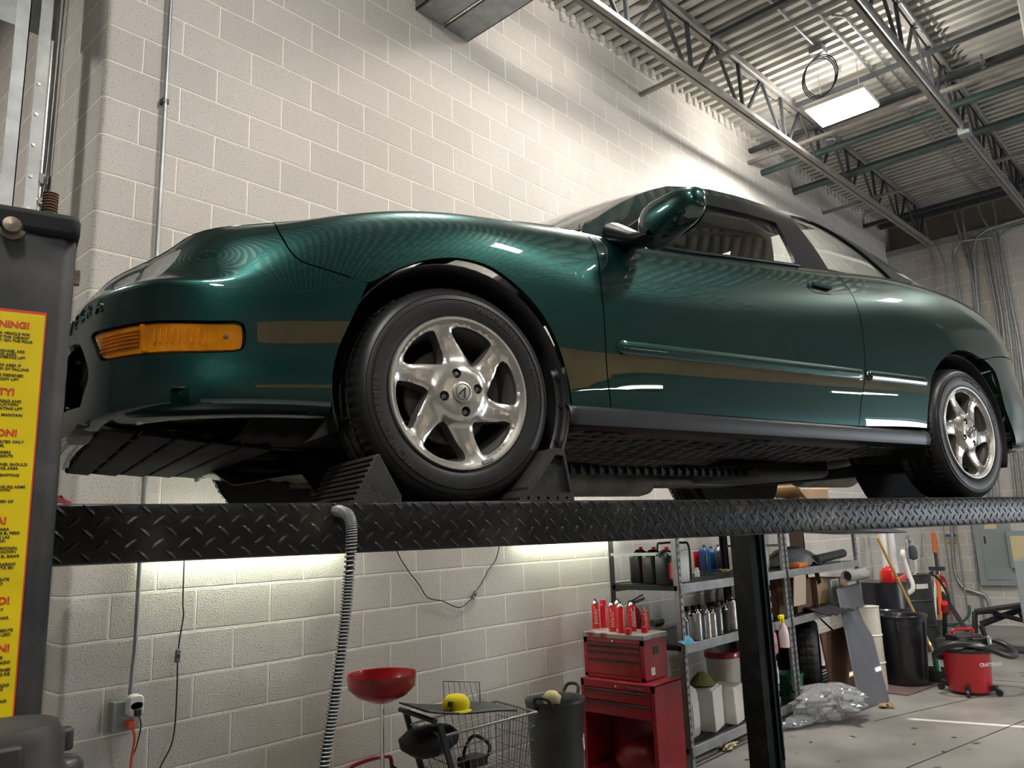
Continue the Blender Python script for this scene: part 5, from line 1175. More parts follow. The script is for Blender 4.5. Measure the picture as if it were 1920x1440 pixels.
# ---- grey bin ----
G0 = atY(1040, 1308, 3.36); kg = (ray(1040, 1308)*(3.36/ray(1040, 1308).y)).dot(CF)/1452.5
t = thing('trash_bin', 'large round grey bin with black side handles by the red tool cabinet', 'bin', (G0.x, G0.y, 0)); zb = G0.z; rb = 56*kg
m = MB(); m.lathe([(0, .01), (rb*.80, .0), (rb*.83, .03), (rb*.93, zb-.10), (rb*.97, zb-.09), (rb*.98, zb-.035), (rb, zb-.03), (rb*1.01, zb-.01), (rb, zb), (rb*.96, zb-.005), (rb*.90, zb-.06), (rb*.78, .03), (0, .03)], n=48); m.build('body', can_grey, t, smooth=45)
for s_ in (-1, 1):
    a = R(200) if s_ < 0 else R(10); c_ = V3(math.cos(a)*rb, math.sin(a)*rb, 0); tg = V3(-math.sin(a), math.cos(a), 0); ou = V3(math.cos(a), math.sin(a), 0)
    m = MB(); m.tube(catmull([c_*.98-tg*.055+V3(0, 0, zb-.04), c_-tg*.045+ou*.05+V3(0, 0, zb+.03), c_+ou*.065+V3(0, 0, zb+.045), c_+tg*.045+ou*.05+V3(0, 0, zb+.03), c_*.98+tg*.055+V3(0, 0, zb-.04)], 6), .011, 8); m.build('handle', rubber, t)
m = MB(); a = R(-60)
for (q, z, w, h) in ((-62, .34, .05, .05), (-55, .35, .045, .06), (-58, .31, .06, .04)): m.cbox((rb*.905*math.cos(R(q)), rb*.905*math.sin(R(q)), z+zb-.60), (w, .004, h), rz=R(q+90))
m.build('torn_sticker', white_l, t, smooth=0)
m = MB(); m.lathe([(.0, 0), (.05, .01), (.06, .05), (.03, .08), (0, .085)], n=16); tag(m.build('work_glove', paper, loc=(G0.x-.10, G0.y-.06, zb-.02), smooth=60), 'crumpled tan glove on the rim of the grey bin', 'glove')
# ---- tool chest on roller cabinet ----
TX = 4.60
A = atX(1093, 1177, TX); B_ = atX(1205, 1192, TX); E_ = atY(1248, 1181, B_.y); zl = atX(1209, 1279, TX).z
cw_ = A.y-B_.y; cdp = E_.x-TX; ch = B_.z-zl
t = thing('tool_chest', 'red tool chest with a scuffed top standing on the roller cabinet', 'tool chest', (TX, B_.y, zl))
m = MB(); m.box((.006, 0, 0), (cdp, cw_, ch-.02)); m.build('body', redw, t, bevel=.004)
m = MB(); m.box((-.004, -.006, ch-.035), (cdp+.004, cw_+.006, ch)); m.build('lid', tool_top, t, bevel=.005)
m = MB(); m.box((0, 0, .0), (.008, .03, ch-.03)); m.box((0, cw_-.03, 0), (.008, cw_, ch-.03)); m.box((0, 0, 0), (.008, cw_, .02)); m.box((0, 0, ch-.07), (.008, cw_, ch-.035)); m.build('front_frame', redp, t)
z_ = .025
for h in (.10, .05, .04, .035):
    h = h*ch/.30; m = MB(); m.box((-.002, .033, z_), (.02, cw_-.033, z_+h-.006)); dr = m.build('drawer', redp, t, bevel=.002); m = MB(); m.bar((-.008, .04, z_+h-.010), (-.008, cw_-.04, z_+h-.010), .010, .008); m.build('drawer_pull', steel_dk, dr); z_ += h
m = MB(); m.cyl((-.006, cw_*.5, ch-.052), (.002, cw_*.5, ch-.052), .009); m.build('lock', chrome, t)
m = MB(); m.box((cdp*.40, -.004, ch*.55), (cdp*.62, .0, ch*.72)); m.build('side_handle', ink, t, bevel=.003)
m = MB(); m.box((cdp*.25, -.002, .03), (cdp*.42, .0, .08)); m.build('sticker', white_l, t)
CX = 4.53; A2 = atX(1088, 1264, CX); B2 = atX(1226, 1284, CX); E2 = atY(1277, 1269, B2.y); w2 = A2.y-B2.y; d2 = E2.x-CX; h2 = zl-.004
t = thing('roller_cabinet', 'red roller cabinet with two drawers and an open lower bay', 'tool cabinet', (CX, B2.y, 0))
m = MB(); m.box((.01, 0, .04), (d2, .012, h2)); m.box((.01, w2-.012, .04), (d2, w2, h2)); m.box((d2-.01, 0, .04), (d2, w2, h2)); m.box((.01, 0, .04), (d2, w2, .06)); m.box((.01, 0, h2-.012), (d2, w2, h2)); m.box((0, 0, .04), (.012, .03, h2)); m.box((0, w2-.03, .04), (.012, w2, h2)); m.box((0, 0, h2-.05), (.012, w2, h2)); m.build('body', redw, t, bevel=.003)
for k, (za, zb_) in enumerate(((h2-.13, h2-.055), (h2-.22, h2-.135))):
    m = MB(); m.box((-.002, .032, za), (.03, w2-.032, zb_)); dr = m.build('drawer', redw, t, bevel=.002); m = MB(); m.bar((-.009, .035, zb_-.008), (-.009, w2-.035, zb_-.008), .012, .010); m.build('drawer_pull', steel_dk, dr)
m = MB(); m.cyl((-.006, w2*.5, h2-.028), (.002, w2*.5, h2-.028), .008); m.build('lock', chrome, t)
text('maker_plate', 'TASK FORCE', .022, galv, t, (-.002, w2*.34, h2-.036), (R(90), 0, R(-90)), ext=.001)
for x, y in ((.05, .05), (.05, w2-.05), (d2-.05, .05), (d2-.05, w2-.05)):
    m = MB(); m.cyl((x, y-.01, .02), (x, y+.01, .02), .02); m.build('caster', rubber, t)
m = MB(); m.lathe([(0, 0), (.16, .01), (.18, .08), (.13, .17), (.05, .21), (0, .215)], n=24, sq=.7); o = m.build('red_bag', redw, loc=(CX+.20, B2.y+.24, .062), smooth=60); o.scale = (.9, 1.1, .95); tag(o, 'dull red bag stuffed in the open lower bay of the cabinet', 'bag')
# ---- aerosol builder ----
def aerosol(name, label, p, h, r_, mt, cap='nozzle', capmt=None, grp=None, band=None):
    t = thing(name, label, 'can', p, random.uniform(0, 3), grp)
    m = MB(); hb = h*.80; m.lathe([(0, 0), (r_, 0), (r_, hb), (r_*.94, hb+.006)], n=18); m.build('body', mt, t, smooth=40)
    m = MB(); m.lathe([(r_*.94, hb+.006), (r_*.80, hb+.018), (r_*.42, hb+.028), (r_*.40, hb+.033), (0, hb+.033)], n=18); m.build('dome', chrome, t, smooth=40)
    m = MB()
    if cap == 'nozzle': m.lathe([(.006, hb+.033), (.006, h-.003), (.004, h), (0, h)], n=8)
    else: m.lathe([(r_*.9, hb), (r_*.88, h), (r_*.8, h+.004), (0, h+.004)], n=18)
    m.build('cap', capmt or rubber, t)
    if band:
        m = MB(); m.lathe([(r_+.0006, h*.12), (r_+.0006, h*.66)], n=18, a0=-2.6, a1=-.2); m.build('label_print', band, t)
        for k in range(5): pass
    return t
ZT = zl+ch
for i, (px, py, lb, cap, txt) in enumerate(((1118, 1178, 'red spray can with white print standing alone at the left on the tool chest', 'nozzle', 1), (1149, 1184, 'red spray can left of the tight group on the tool chest', 'nozzle', 1), (1166, 1187, 'red spray can at the front of the group on the tool chest', 'nozzle', 0), (1172, 1176, 'red spray can hidden behind the group on the tool chest', 'nozzle', 0), (1187, 1183, 'red spray can with a white straw taped to its side on the tool chest', 'nozzle', 1), (1157, 1172, 'red spray can with a red lid behind the group on the chest', 'cap', 0), (1219, 1180, 'short red spray can with a red lid at the right end of the chest', 'cap', 1), (1204, 1176, 'short red can near the right end of the chest top, beside the last one', 'cap', 0))):
    q = atZ(px, py, ZT); hh = .215 if i < 5 else (.20 if i == 5 else .135)
    t = aerosol('spray_can', lb, (min(q.x, TX+cdp-.03), q.y, ZT), hh*.98, .030*.9, red_can, cap, red_cap if cap == 'cap' else rubber, 'red spray cans on the tool chest')
    t.rotation_euler.z = 0
    if txt:
        m = MB(); 
        for k in range(9):
            z = .035+.012*k; m.lathe([(.0276, z), (.0276, z+.005)], n=10, a0=R(195+k % 3*6), a1=R(250-k % 2*8))
        m.build('print', white_l, t, smooth=0)
        for dx, a_ in ((-.008, 225),): text('print', '1st', .034, white_l, t, (.0280*math.cos(R(a_-28)), .0280*math.sin(R(a_-28)), .142), (R(90), 0, R(a_-90+90+2)), ext=.0006, sx=.8)
    if i == 4: m = MB(); m.cyl((-.012, -.030, .03), (-.014, -.030, .17), .003, n=6); m.build('straw', white_l, t)
for i, (px, py) in enumerate(((1175, 1190), (1206, 1187))):
    q = atZ(px, py, ZT); m = MB(); m.lathe([(0, 0), (.024, 0), (.023, .038), (.020, .040), (0, .040)], n=18); tag(m.build('spray_can_lid', red_cap, loc=(q.x+.02, q.y, ZT), smooth=40), ['loose red spray can lid in front of the group on the chest', 'loose red spray can lid near the right end of the chest'][i], 'lid')
# ---- shelving units ----
SY0, SY1 = 3.05, 3.66; LV = [.14, .83, 1.25, 1.66]
def shelf_unit(x0, x1, label):
    t = thing('shelving_unit', label, 'shelving', (x0, SY0, 0))
    W_ = x1-x0; D_ = SY1-SY0
    for (x, y) in ((0, 0), (W_, 0), (0, D_), (W_, D_)):
        m = MB(); sx = 1 if x == 0 else -1; sy = 1 if y == 0 else -1; H = 1.70
        m.box((x, y, 0), (x+sx*.045, y+sy*.004, H)) if sx > 0 else m.box((x-.045, y, 0), (x, y+sy*.004, H)); m.box((min(x, x+sx*.004), min(y, y+sy*.045), 0), (max(x, x+sx*.004), max(y, y+sy*.045), H))
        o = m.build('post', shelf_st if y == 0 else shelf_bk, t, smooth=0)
        if y == 0:
            m = MB()
            for k in range(32):
                z = .06+k*.052; cx_ = x+sx*.022
                m.prism([(cx_-.012, z), (cx_-.006, z), (cx_-.002, z+.022), (cx_-.008, z+.022)], -.0015, -.0005, 'xz'); m.prism([(cx_+.012, z), (cx_+.006, z), (cx_+.002, z+.022), (cx_+.008, z+.022)], -.0015, -.0005, 'xz')
            m.build('slot_pattern', ink, o, smooth=0)
    for i, z in enumerate(LV):
        m = MB(); m.box((.01, -.006, z-.065), (W_-.01, .012, z)); m.build('front_beam', shelf_st, t, bevel=.002)
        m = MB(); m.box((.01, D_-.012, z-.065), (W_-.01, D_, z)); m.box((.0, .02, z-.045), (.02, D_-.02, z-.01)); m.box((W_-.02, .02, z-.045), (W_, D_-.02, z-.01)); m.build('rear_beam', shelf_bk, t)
        if i == 0:
            m = MB()
            for k in range(9): m.box((.02, .03+k*.064, z-.02), (W_-.02, .055+k*.064, z-.008))
            m.build('deck', shelf_bk, t, smooth=0)
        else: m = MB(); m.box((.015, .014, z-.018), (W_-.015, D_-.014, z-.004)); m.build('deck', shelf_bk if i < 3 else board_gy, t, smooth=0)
    m = MB()
    for x in (0.004, W_-.004):
        m.bar((x, .03, .20), (x, D_-.03, .72), .006, .018)
    m.build('cross_brace', shelf_bk, t)
    m = MB(); m.bar((0.004, .02, 1.47), (.004, D_-.02, 1.47), .012, .022); m.build('side_rail', shelf_st, t)
    return t
shelf_unit(5.09, 6.94, 'grey steel shelving unit next to the red tool cabinet'); shelf_unit(6.97, 8.80, 'grey steel shelving unit farther along, beyond the lift post')
def jug(name, label, p, w, dp, h, mt, capmt, rz=0, handle=True, grp=None, cat='jug', lab=None):
    t = thing(name, label, cat, p, rz, grp); m = MB()
    rows = []
    for z, k in ((0, .92), (.01, 1), (h*.70, 1), (h*.80, .9), (h*.87, .55), (h*.90, .32), (h*.93, .28)): rows.append([(w/2*k*math.copysign(abs(math.cos(a))**.45, math.cos(a))+(w*.12*(1-k)), dp/2*k*math.copysign(abs(math.sin(a))**.45, math.sin(a)), z) for a in [2*math.pi*i/28 for i in range(28)]])
    m.grid(rows, closed=True); m.add(rows[0], [tuple(range(28))]); m.build('body', mt, t, smooth=50)
    m = MB(); m.cyl((w*.12*.7, 0, h*.92), (w*.12*.7, 0, h), w*.13, n=14); m.build('cap', capmt, t, bevel=.002)
    if handle: m = MB(); m.tube(catmull([(-w*.40, 0, h*.60), (-w*.44, 0, h*.80), (-w*.22, 0, h*.90), (w*.02, 0, h*.88)], 5), w*.055, 8); m.build('handle', mt, t)
    if lab: m = MB(); m.box((-w*.33, -dp/2-.0012, h*.15), (w*.33, -dp/2+.001, h*.58)); m.build('label_sheet', lab, t)
    return t
Z = LV[2]
for i, (px, py, lb) in enumerate(((1209, 1092, 'black oil jug with a red cap, left one on the upper shelf'), (1234, 1094, 'black oil jug with a red cap, next to the left one on the upper shelf'), (1259, 1096, 'black oil jug half hidden behind the shelf post'))):
    q = atZ(px, py, Z); jug('oil_jug', lb, (q.x+.03, q.y+.05, Z), .15, .125, .27, black_plastic, red_cap, R(-8), lab=red_can, grp='black oil jugs on the upper shelf')
q = atZ(1282, 1092, Z); jug('white_jug', 'white jug with a faded pink label right of the shelf post', (q.x+.02, q.y+.05, Z), .10, .16, .27, white_pl, white_pl, R(75), handle=False, lab=pink_l)
q = atZ(1300, 1088, Z); t = thing('tube_frame', 'black bent tube frame standing on the upper shelf', 'frame', (q.x+.02, q.y+.03, Z)); m = MB(); m.tube(catmull([(0, 0, .009), (0, 0, .26), (-.02, .05, .29), (-.03, .22, .29), (-.03, .27, .26), (-.03, .27, .009)], 5), .009, 8); m.build('tube', rubber, t)
q = atZ(1314, 1070, Z); m = MB(); m.cbox((0, 0, .09), (.16, .10, .18)); tag(m.build('parts_carton', red_can, loc=(q.x, q.y+.06, Z), bevel=.003), 'red and white carton on the upper shelf behind the black frame', 'carton')
for i, (px, py, mt_, h, lb) in enumerate(((1330, 1070, blue_pl, .24, 'blue bottle at the back of the upper shelf'), (1343, 1068, blue_pl, .22, 'wide blue container on the upper shelf'), (1357, 1066, alu_dk, .23, 'blue and black striped bottle on the upper shelf'))):
    q = atZ(px, py, Z); jug('bottle', lb, (q.x, q.y+.04, Z), .10, .09, h, mt_, ink, R(20*i), handle=False, cat='bottle')
q = atZ(1308, 1082, Z); m = MB(); m.lathe([(0, 0), (.022, 0), (.022, .05), (.015, .06), (.015, .075), (0, .075)], n=14); tag(m.build('small_bottle', white_pl, loc=(q.x+.03, q.y+.02, Z)), 'tiny white bottle with a red lid on the upper shelf', 'bottle')
q = atZ(1360, 1072, Z); m = MB(); m.lathe([(.028, 0), (.035, .012), (.028, .024), (.018, .012), (.028, 0)], n=20); tag(m.build('tape_roll', yellow_cap, loc=(q.x, q.y, Z)), 'small yellow roll among the tools on the upper shelf', 'tape')
random.seed(11)
for i, (px, py, mt_, L_, lb) in enumerate(((1325, 1080, rubber, .20, 'black hand tool lying at the front of the upper shelf'), (1345, 1078, steel_dk, .16, 'dark steel tool beside the yellow roll'), (1370, 1072, galv_d, .18, 'silver tool at the right end of the upper shelf'), (1340, 1072, blue_pl, .12, 'blue handled tool among the others on the upper shelf'))):
    q = atZ(px, py, Z); m = MB(); m.tube([(-L_/2, 0, .012), (0, .01, .014), (L_/2, -.01, .012)], .010, 8, rr=[.012, .009, .006]); tag(m.build('hand_tool', mt_, loc=(q.x, q.y+.02, Z), rot=(0, 0, R(15*i-20))), lb, 'tool')
# aerosols on the middle shelf
Z = LV[1]; fr = [(1284, 1203, alu_dk), (1298, 1198, alu_can), (1308, 1200, alu_can), (1317, 1197, alu_dk), (1327, 1196, alu_can), (1336, 1193, alu_can), (1347, 1189, alu_dk), (1360, 1184, ink), (1373, 1180, alu_can), (1386, 1177, alu_can)]
bk = [(1288, 1190, alu_can), (1302, 1188, ink), (1313, 1186, alu_can), (1331, 1180, alu_dk), (1340, 1179, white_pl), (1352, 1176, alu_dk), (1365, 1172, alu_can)]
hts = [.17, .19, .23, .20, .22, .20, .24, .20, .27, .26]
for i, (px, py, mt_) in enumerate(fr):
    q = atZ(px, py, Z); aerosol('aerosol_can', '%s can in the front row on the middle shelf, %s from the left' % ({'aerosol_silver': 'silver', 'aerosol_grey': 'grey', 'ink_black': 'black'}[mt_.name], ORD[i]), (q.x+.02, max(q.y, SY0+.04), Z), hts[i], .030 if i < 8 else .038, mt_, 'cap' if i in (3, 6) else 'nozzle', ink, 'aerosol cans on the middle shelf', band=[None, red_can, None, blue_pl, yellow_l, None, white_l, red_can, None, None][i])
for i, (px, py, mt_) in enumerate(bk):
    q = atZ(px, py, Z); aerosol('aerosol_can', '%s can in the back row on the middle shelf, %s from the left' % ({'aerosol_silver': 'silver', 'aerosol_grey': 'grey', 'ink_black': 'black', 'white_plastic': 'white'}[mt_.name], ORD[i]), (q.x+.02, q.y, Z), .21, .030, mt_, 'cap', ink, 'aerosol cans on the middle shelf')
m = MB(); random.seed(2)
rows = [[(.10*k*math.cos(a)+random.uniform(-.008, .008), .05*k*math.sin(a), .035*(1-k*k)+random.uniform(0, .012)) for a in [2*math.pi*i/16 for i in range(16)]] for k in (.05, .4, .7, 1)]
m.grid(rows, closed=True); q = atZ(1294, 1206, Z); tag(m.build('blue_glove', blue_rag, loc=(q.x-.03, SY0+.02, Z+.01), rot=(R(15), 0, R(10)), smooth=80), 'blue glove draped over the front of the middle shelf', 'glove')
m = MB(); m.lathe([(0, 0), (.06, 0), (.065, .05), (.03, .06), (0, .06)], n=14); q = atZ(1258, 1203, Z); tag(m.build('blue_wipe_pack', blue_rag, loc=(q.x, q.y+.1, Z)), 'blue packet at the left end of the middle shelf', 'packet')
m = MB(); m.lathe([(0, 0), (.03, .0), (.04, .06), (.04, .12), (.03, .15), (0, .15)], n=18, axis='x'); q = atZ(1247, 1180, Z); tag(m.build('grease_cartridge', alu_dk, loc=(q.x, q.y+.12, Z+.042)), 'grey cylinder lying behind the tool chest end of the middle shelf', 'cylinder')
# extinguisher behind the tool chest
q = atY(1193, 1160, 3.70); t = thing('fire_extinguisher', 'red fire extinguisher hung on the wall behind the spray cans', 'fire extinguisher', (q.x, q.y+.02, q.z-.28))
m = MB(); m.lathe([(0, 0), (.055, .01), (.058, .05), (.058, .30), (.045, .35), (.02, .38), (0, .38)], n=24); m.build('cylinder', redp, t, smooth=50)
m = MB(); m.bar((-.02, 0, .40), (.12, -.03, .43), .015, .02); m.bar((-.02, 0, .42), (.10, -.03, .46), .012, .012); m.cyl((0, 0, .37), (0, 0, .42), .015); m.build('valve_handle', rubber, t)
m = MB(); m.tube(catmull([(-.01, 0, .40), (-.07, -.01, .42), (-.10, -.01, .34), (-.08, 0, .18)], 6), .009); m.build('hose', rubber, t)
# bottom shelf
Z = LV[0]-.005
q = atZ(1310, 1385, Z); jug('fluid_jug', 'tall translucent white fluid jug on the bottom shelf, nearest the tool cabinet', (q.x+.03, q.y+.13, Z), .20, .20, .40, cream, white_pl, R(10), lab=white_l)
m = MB(); q2 = atZ(1350, 1372, Z); m.prism([(-.13, 0), (.13, 0), (.15, .30), (-.15, .30)], -.11, .11, 'xz'); m.box((-.13, -.09, .29), (.13, .09, .31)); tag(m.build('white_tub', white_pl, loc=(q2.x+.05, q2.y+.14, Z), rot=(0, 0, R(14)), bevel=.008), 'white crate shaped tub with grey print on the bottom shelf', 'tub')
q2 = atZ(1395, 1358, Z); m = MB(); m.prism([(-.10, 0), (.10, 0), (.115, .28), (-.115, .28)], -.10, .10, 'xz'); tag(m.build('white_tub', cream, loc=(q2.x+.02, q2.y+.14, Z), rot=(0, 0, R(10)), bevel=.008), 'second white tub beside the lift post on the bottom shelf', 'tub')
q2 = atZ(1372, 1310, Z); t = thing('bucket', 'white bucket with a dark red lid at the back of the bottom shelf', 'bucket', (q2.x-.25, 3.50, Z)); m = MB(); m.lathe([(0, 0), (.13, 0), (.145, .40), (.15, .42)], n=28); m.build('body', cream, t); m = MB(); m.lathe([(.155, .40), (.158, .43), (.15, .45), (0, .45)], n=28); m.build('lid', redp, t)
m = MB(); random.seed(9); rows = [[(.13*k*math.cos(a)+random.uniform(-.01, .01), .09*k*math.sin(a), .09*(1-k*k)+random.uniform(0, .02)) for a in [2*math.pi*i/18 for i in range(18)]] for k in (.05, .3, .6, .85, 1)]
m.grid(rows, closed=True); tag(m.build('olive_rag', mat('olive_cloth', (.16, .16, .05), .9), loc=(q.x+.30, SY0+.20, Z+.31), smooth=80), 'olive and black rag heaped on the white tub', 'rag')
# second unit
Z = LV[2]; q = atZ(1440, 1066, Z); jug('gallon_jug', 'white gallon jug with a handle beside the lift post on the far upper shelf', (q.x+.02, q.y+.08, Z), .17, .13, .30, cream, white_pl, R(0))
m = MB(); random.seed(21)
rows = [[(.42*x*(1-.15*abs(y)), .22*y, .15*(1-abs(x)**2.2)*(1-abs(y)**2.5)+.018*math.sin(8*x+5*y)+random.uniform(0, .012)) for x in np.linspace(-1, 1, 28)] for y in np.linspace(-1, 1, 10)]
m.grid(rows); tag(m.build('grey_cover', mat('silver_tarp', (.28, .30, .31), .4, .3, noise=.3, nscale=9), loc=(7.75, 3.34, Z+.012), smooth=80, solid=.01, fix=False), 'crumpled silver grey cover heaped on the far upper shelf', 'cover')
m = MB(); m.cyl((0, 0, 0), (.9, .05, .03), .045, n=16); tag(m.build('rolled_mat', steel_dk, loc=(7.85, 3.14, Z+.047), smooth=40), 'dark rolled mat at the front of the far upper shelf', 'mat')
m = MB(); m.cbox((0, 0, .02), (.26, .12, .04), rz=.1); tag(m.build('orange_strap', orange, loc=(7.42, 3.14, Z), bevel=.006), 'orange strap bundle at the front of the far upper shelf', 'strap')
m = MB(); m.box((0, 0, 0), (.34, .008, .26)); tag(m.build('cardboard_sheet', cardb_d, loc=(8.15, 3.5, 1.36), rot=(0, 0, 0)), 'brown board standing at the back of the far upper shelf', 'board')
t = thing('clear_tube_roll', 'clear plastic tube roll hanging off the front of the far shelf', 'roll', (8.15, SY0-.09, 1.12)); m = MB(); m.lathe([(.058, 0), (.060, .02), (.060, .50), (.055, .52), (.05, .52), (.05, 0), (.058, 0)], n=20, axis='x'); m.build('tube', plastic_film, t); m = MB(); m.lathe([(.0, .06), (.045, .06), (.045, .26), (0, .26)], n=16, axis='x'); m.build('insert', rubber, t)
m = MB()
for x in (.03, .49): m.tube([(x, 0, .06), (x, .05, .16), (x, .09, .17)], .004, 6)
m.build('hook', galv, t)
Z = LV[1]
for i, (x, w, h, mt_, lb, nm) in enumerate(((7.12, .30, .36, cardb_d, 'dark brown carton at the left end of the far middle shelf', 'carton'), (7.55, .36, .30, cardb_d, 'wide brown carton in the middle of the far middle shelf', 'carton'), (8.02, .28, .28, cardb, 'tan carton open at the top on the far middle shelf', 'carton'), (8.36, .22, .25, white_l, 'pale ribbed filter box on the far middle shelf', 'filter box'), (8.62, .22, .25, cardb, 'tan carton at the right end of the far middle shelf', 'carton'))):
    m = MB(); m.box((-w/2, -.14, 0), (w/2, .2, h))
    if i == 2: m.bar((-w/2, -.14, h), (-w/2-.05, -.2, h+.03), .004, .12)
    o = m.build(['carton', 'carton', 'carton', 'filter_box', 'carton'][i], mt_, loc=(x, 3.30, Z), bevel=.003); tag(o, lb, nm)
    if i == 3: 
        m = MB(); [m.box((-w/2+.02+k*.02, -.143, .02), (-w/2+.028+k*.02, -.139, h-.02)) for k in range(9)]; m.build('pleat', galv_d, o)
m = MB(); rows = [[(x, y, .02-.25*max(0, -y-.10)**1.0+.008*math.sin(30*x)) for y in np.linspace(-.32, .2, 10)] for x in np.linspace(0, .62, 40)]
m.grid(rows); tag(m.build('ribbed_mat', rubber, loc=(7.48, 3.22, Z+.01), solid=.01, fix=False), 'black ribbed floor mat hanging over the edge of the far middle shelf', 'mat')
m = MB(); m.box((-.13, -.004, 0), (.13, .004, .26)); tag(m.build('tan_card', mat('tan_card', (.55, .45, .34), .8), loc=(7.12, SY0-.02, .93), rot=(R(6), 0, R(0))), 'small tan card hanging at the front of the far shelving, by its post', 'card')
# spray bottles hung beside the lift post
for i, (px, py, mt_, lb) in enumerate(((1448, 1205, pink_l, 'pink spray bottle hanging beside the lift post'), (1470, 1195, mat('cloudy_bottle', (.72, .58, .56), .4), 'cloudy white spray bottle hanging on the shelf post'), (1450, 1262, white_pl, 'small white bottle low beside the lift post'))):
    q = atY(px, py, SY0-.07); t = thing('spray_bottle', lb, 'bottle', (q.x, q.y, q.z-.08)); m = MB(); m.lathe([(0, 0), (.04, 0), (.042, .10), (.035, .15), (.016, .19), (.014, .21)], n=20, sq=.8); m.build('body', mt_, t, smooth=50)
    m = MB(); m.cyl((0, 0, .20), (0, 0, .235), .016); m.cbox((-.02, 0, .25), (.09, .022, .03)); m.bar((-.045, 0, .24), (-.05, 0, .19), .008, .014); m.build('trigger_head', [ink, yellow_cap, white_pl][i], t, bevel=.003)
# tyres on the bottom of the far unit
def loose_tyre(p, r_, w, label, rz, rimc=True):
    t = thing('spare_tyre', label, 'tyre', p, rz)
    m = MB(); prof = [(r_*.62, w*.1), (r_*.66, 0), (r_*.85, -.006), (r_*.95, w*.1), (r_, w*.22), (r_, w*.48), (r_*.985, w*.5), (r_, w*.52), (r_, w*.78), (r_*.95, w*.9), (r_*.85, w), (r_*.66, w), (r_*.62, w*.9), (r_*.62, w*.1)]
    n = 120; m.grid([[(math.cos(2*math.pi*i/n)*(a-(.008 if (i % 5 == 0 and a > r_*.94) else 0)), y, r_+math.sin(2*math.pi*i/n)*(a-(.008 if (i % 5 == 0 and a > r_*.94) else 0))) for i in range(n)] for a, y in prof], closed=True, flip=True); m.build('tyre', rubber, t, smooth=30)
    if rimc:
        m = MB(); m.lathe([(r_*.62, .02), (r_*.55, .03), (r_*.45, .06), (r_*.2, .05), (.03, .03), (0, .03)], (0, 0, r_), 30, 'y'); rm = m.build('rim', steel_dk, t)
        m = MB(); [m.cyl((r_*.42*math.cos(a), .045, r_+r_*.42*math.sin(a)), (r_*.42*math.cos(a), .056, r_+r_*.42*math.sin(a)), .02, n=12) for a in [2*math.pi*k/8 for k in range(8)]]; m.build('vent_hole', chrome, rm)
    return t
loose_tyre((7.66, 3.12, LV[0]), .31, .20, 'knobbly spare tyre on the bottom of the far shelving, outer one', R(20)); 
t = loose_tyre((7.42, 3.38, LV[0]), .30, .19, 'spare tyre with a dark rim behind the lift post', R(0))
m = MB(); m.lathe([(0, 0), (.11, 0), (.13, .17), (.135, .18)], n=26); q = atZ(1468, 1330, LV[0]); tag(m.build('green_bucket', green_pl, loc=(7.20, 3.24, LV[0]), solid=.004, fix=False), 'small green bucket on the bottom shelf beside the lift post', 'bucket')
# boxes on the very top of the shelving
m = MB(); m.box((0, 0, 0), (1.5, .45, .20)); tag(m.build('flat_carton', cardb_d, loc=(6.7, 3.12, LV[3]+.002), bevel=.003), 'wide dark carton on top of the shelving under the loose cardboard', 'carton')
for i, (px, py, w, h, rz, mt_, lb) in enumerate(((1478, 928, .5, .10, .2, cardb, 'flattened cardboard lying on top of the shelving, left piece'), (1505, 926, .45, .14, -.3, cardb, 'open cardboard box on top of the shelving'), (1445, 930, .4, .05, .1, white_l, 'pale sheet on top of the shelving'), (1215, 934, .45, .03, 0, steel_dk, 'dark panel edge on top of the nearer shelving'))):
    q = atY(px, 935, 3.35); m = MB()
    if i == 1: m.box((-w/2, -.15, 0), (w/2, .15, h)); m.bar((-w/2, 0, h), (-w/2-.08, 0, h+.10), .30, .004); m.bar((w/2, 0, h), (w/2+.10, 0, h+.03), .30, .004)
    else: m.cbox((0, 0, h/2), (w, .3, .02), ry=.25 if i < 2 else 0)
    tag(m.build(['cardboard_sheet', 'cardboard_box', 'paper_sheet', 'dark_panel'][i], mt_, loc=(q.x, q.y, LV[3]+.206+(.05 if i == 0 else 0)-(.2 if i == 3 else 0)), rot=(0, 0, rz)), lb, ['cardboard', 'box', 'sheet', 'panel'][i])
# leaning panels
a = atZ(1655, 1318, 0); b_ = atZ(1600, 1335, 0)
t = thing('leaning_panel', 'large dark grey panel leaning against the far shelving', 'panel', (7.72, 2.66, 0), 0)
m = MB(); p0 = V3(-.25, .05, .005); p1 = V3(.28, -.02, .005); q0 = V3(.33, .36, 1.00); q1 = V3(.93, .36, 1.02)
M1 = [p0, p1, q1, q0]; th = V3(-.01, .012, .004); m.add([v for v in M1]+[v+th for v in M1], [(0, 1, 2, 3), (7, 6, 5, 4), (0, 4, 5, 1), (1, 5, 6, 2), (2, 6, 7, 3), (3, 7, 4, 0)]); m.build('board', board_gy, t, smooth=0)
m = MB(); m.box((0, 0, 0), (.7, .02, .62)); tag(m.build('brown_board', cardb_d, loc=(7.62, 3.0, .004), rot=(R(-6), 0, 0)), 'dark brown board behind the grey leaning panel', 'board')
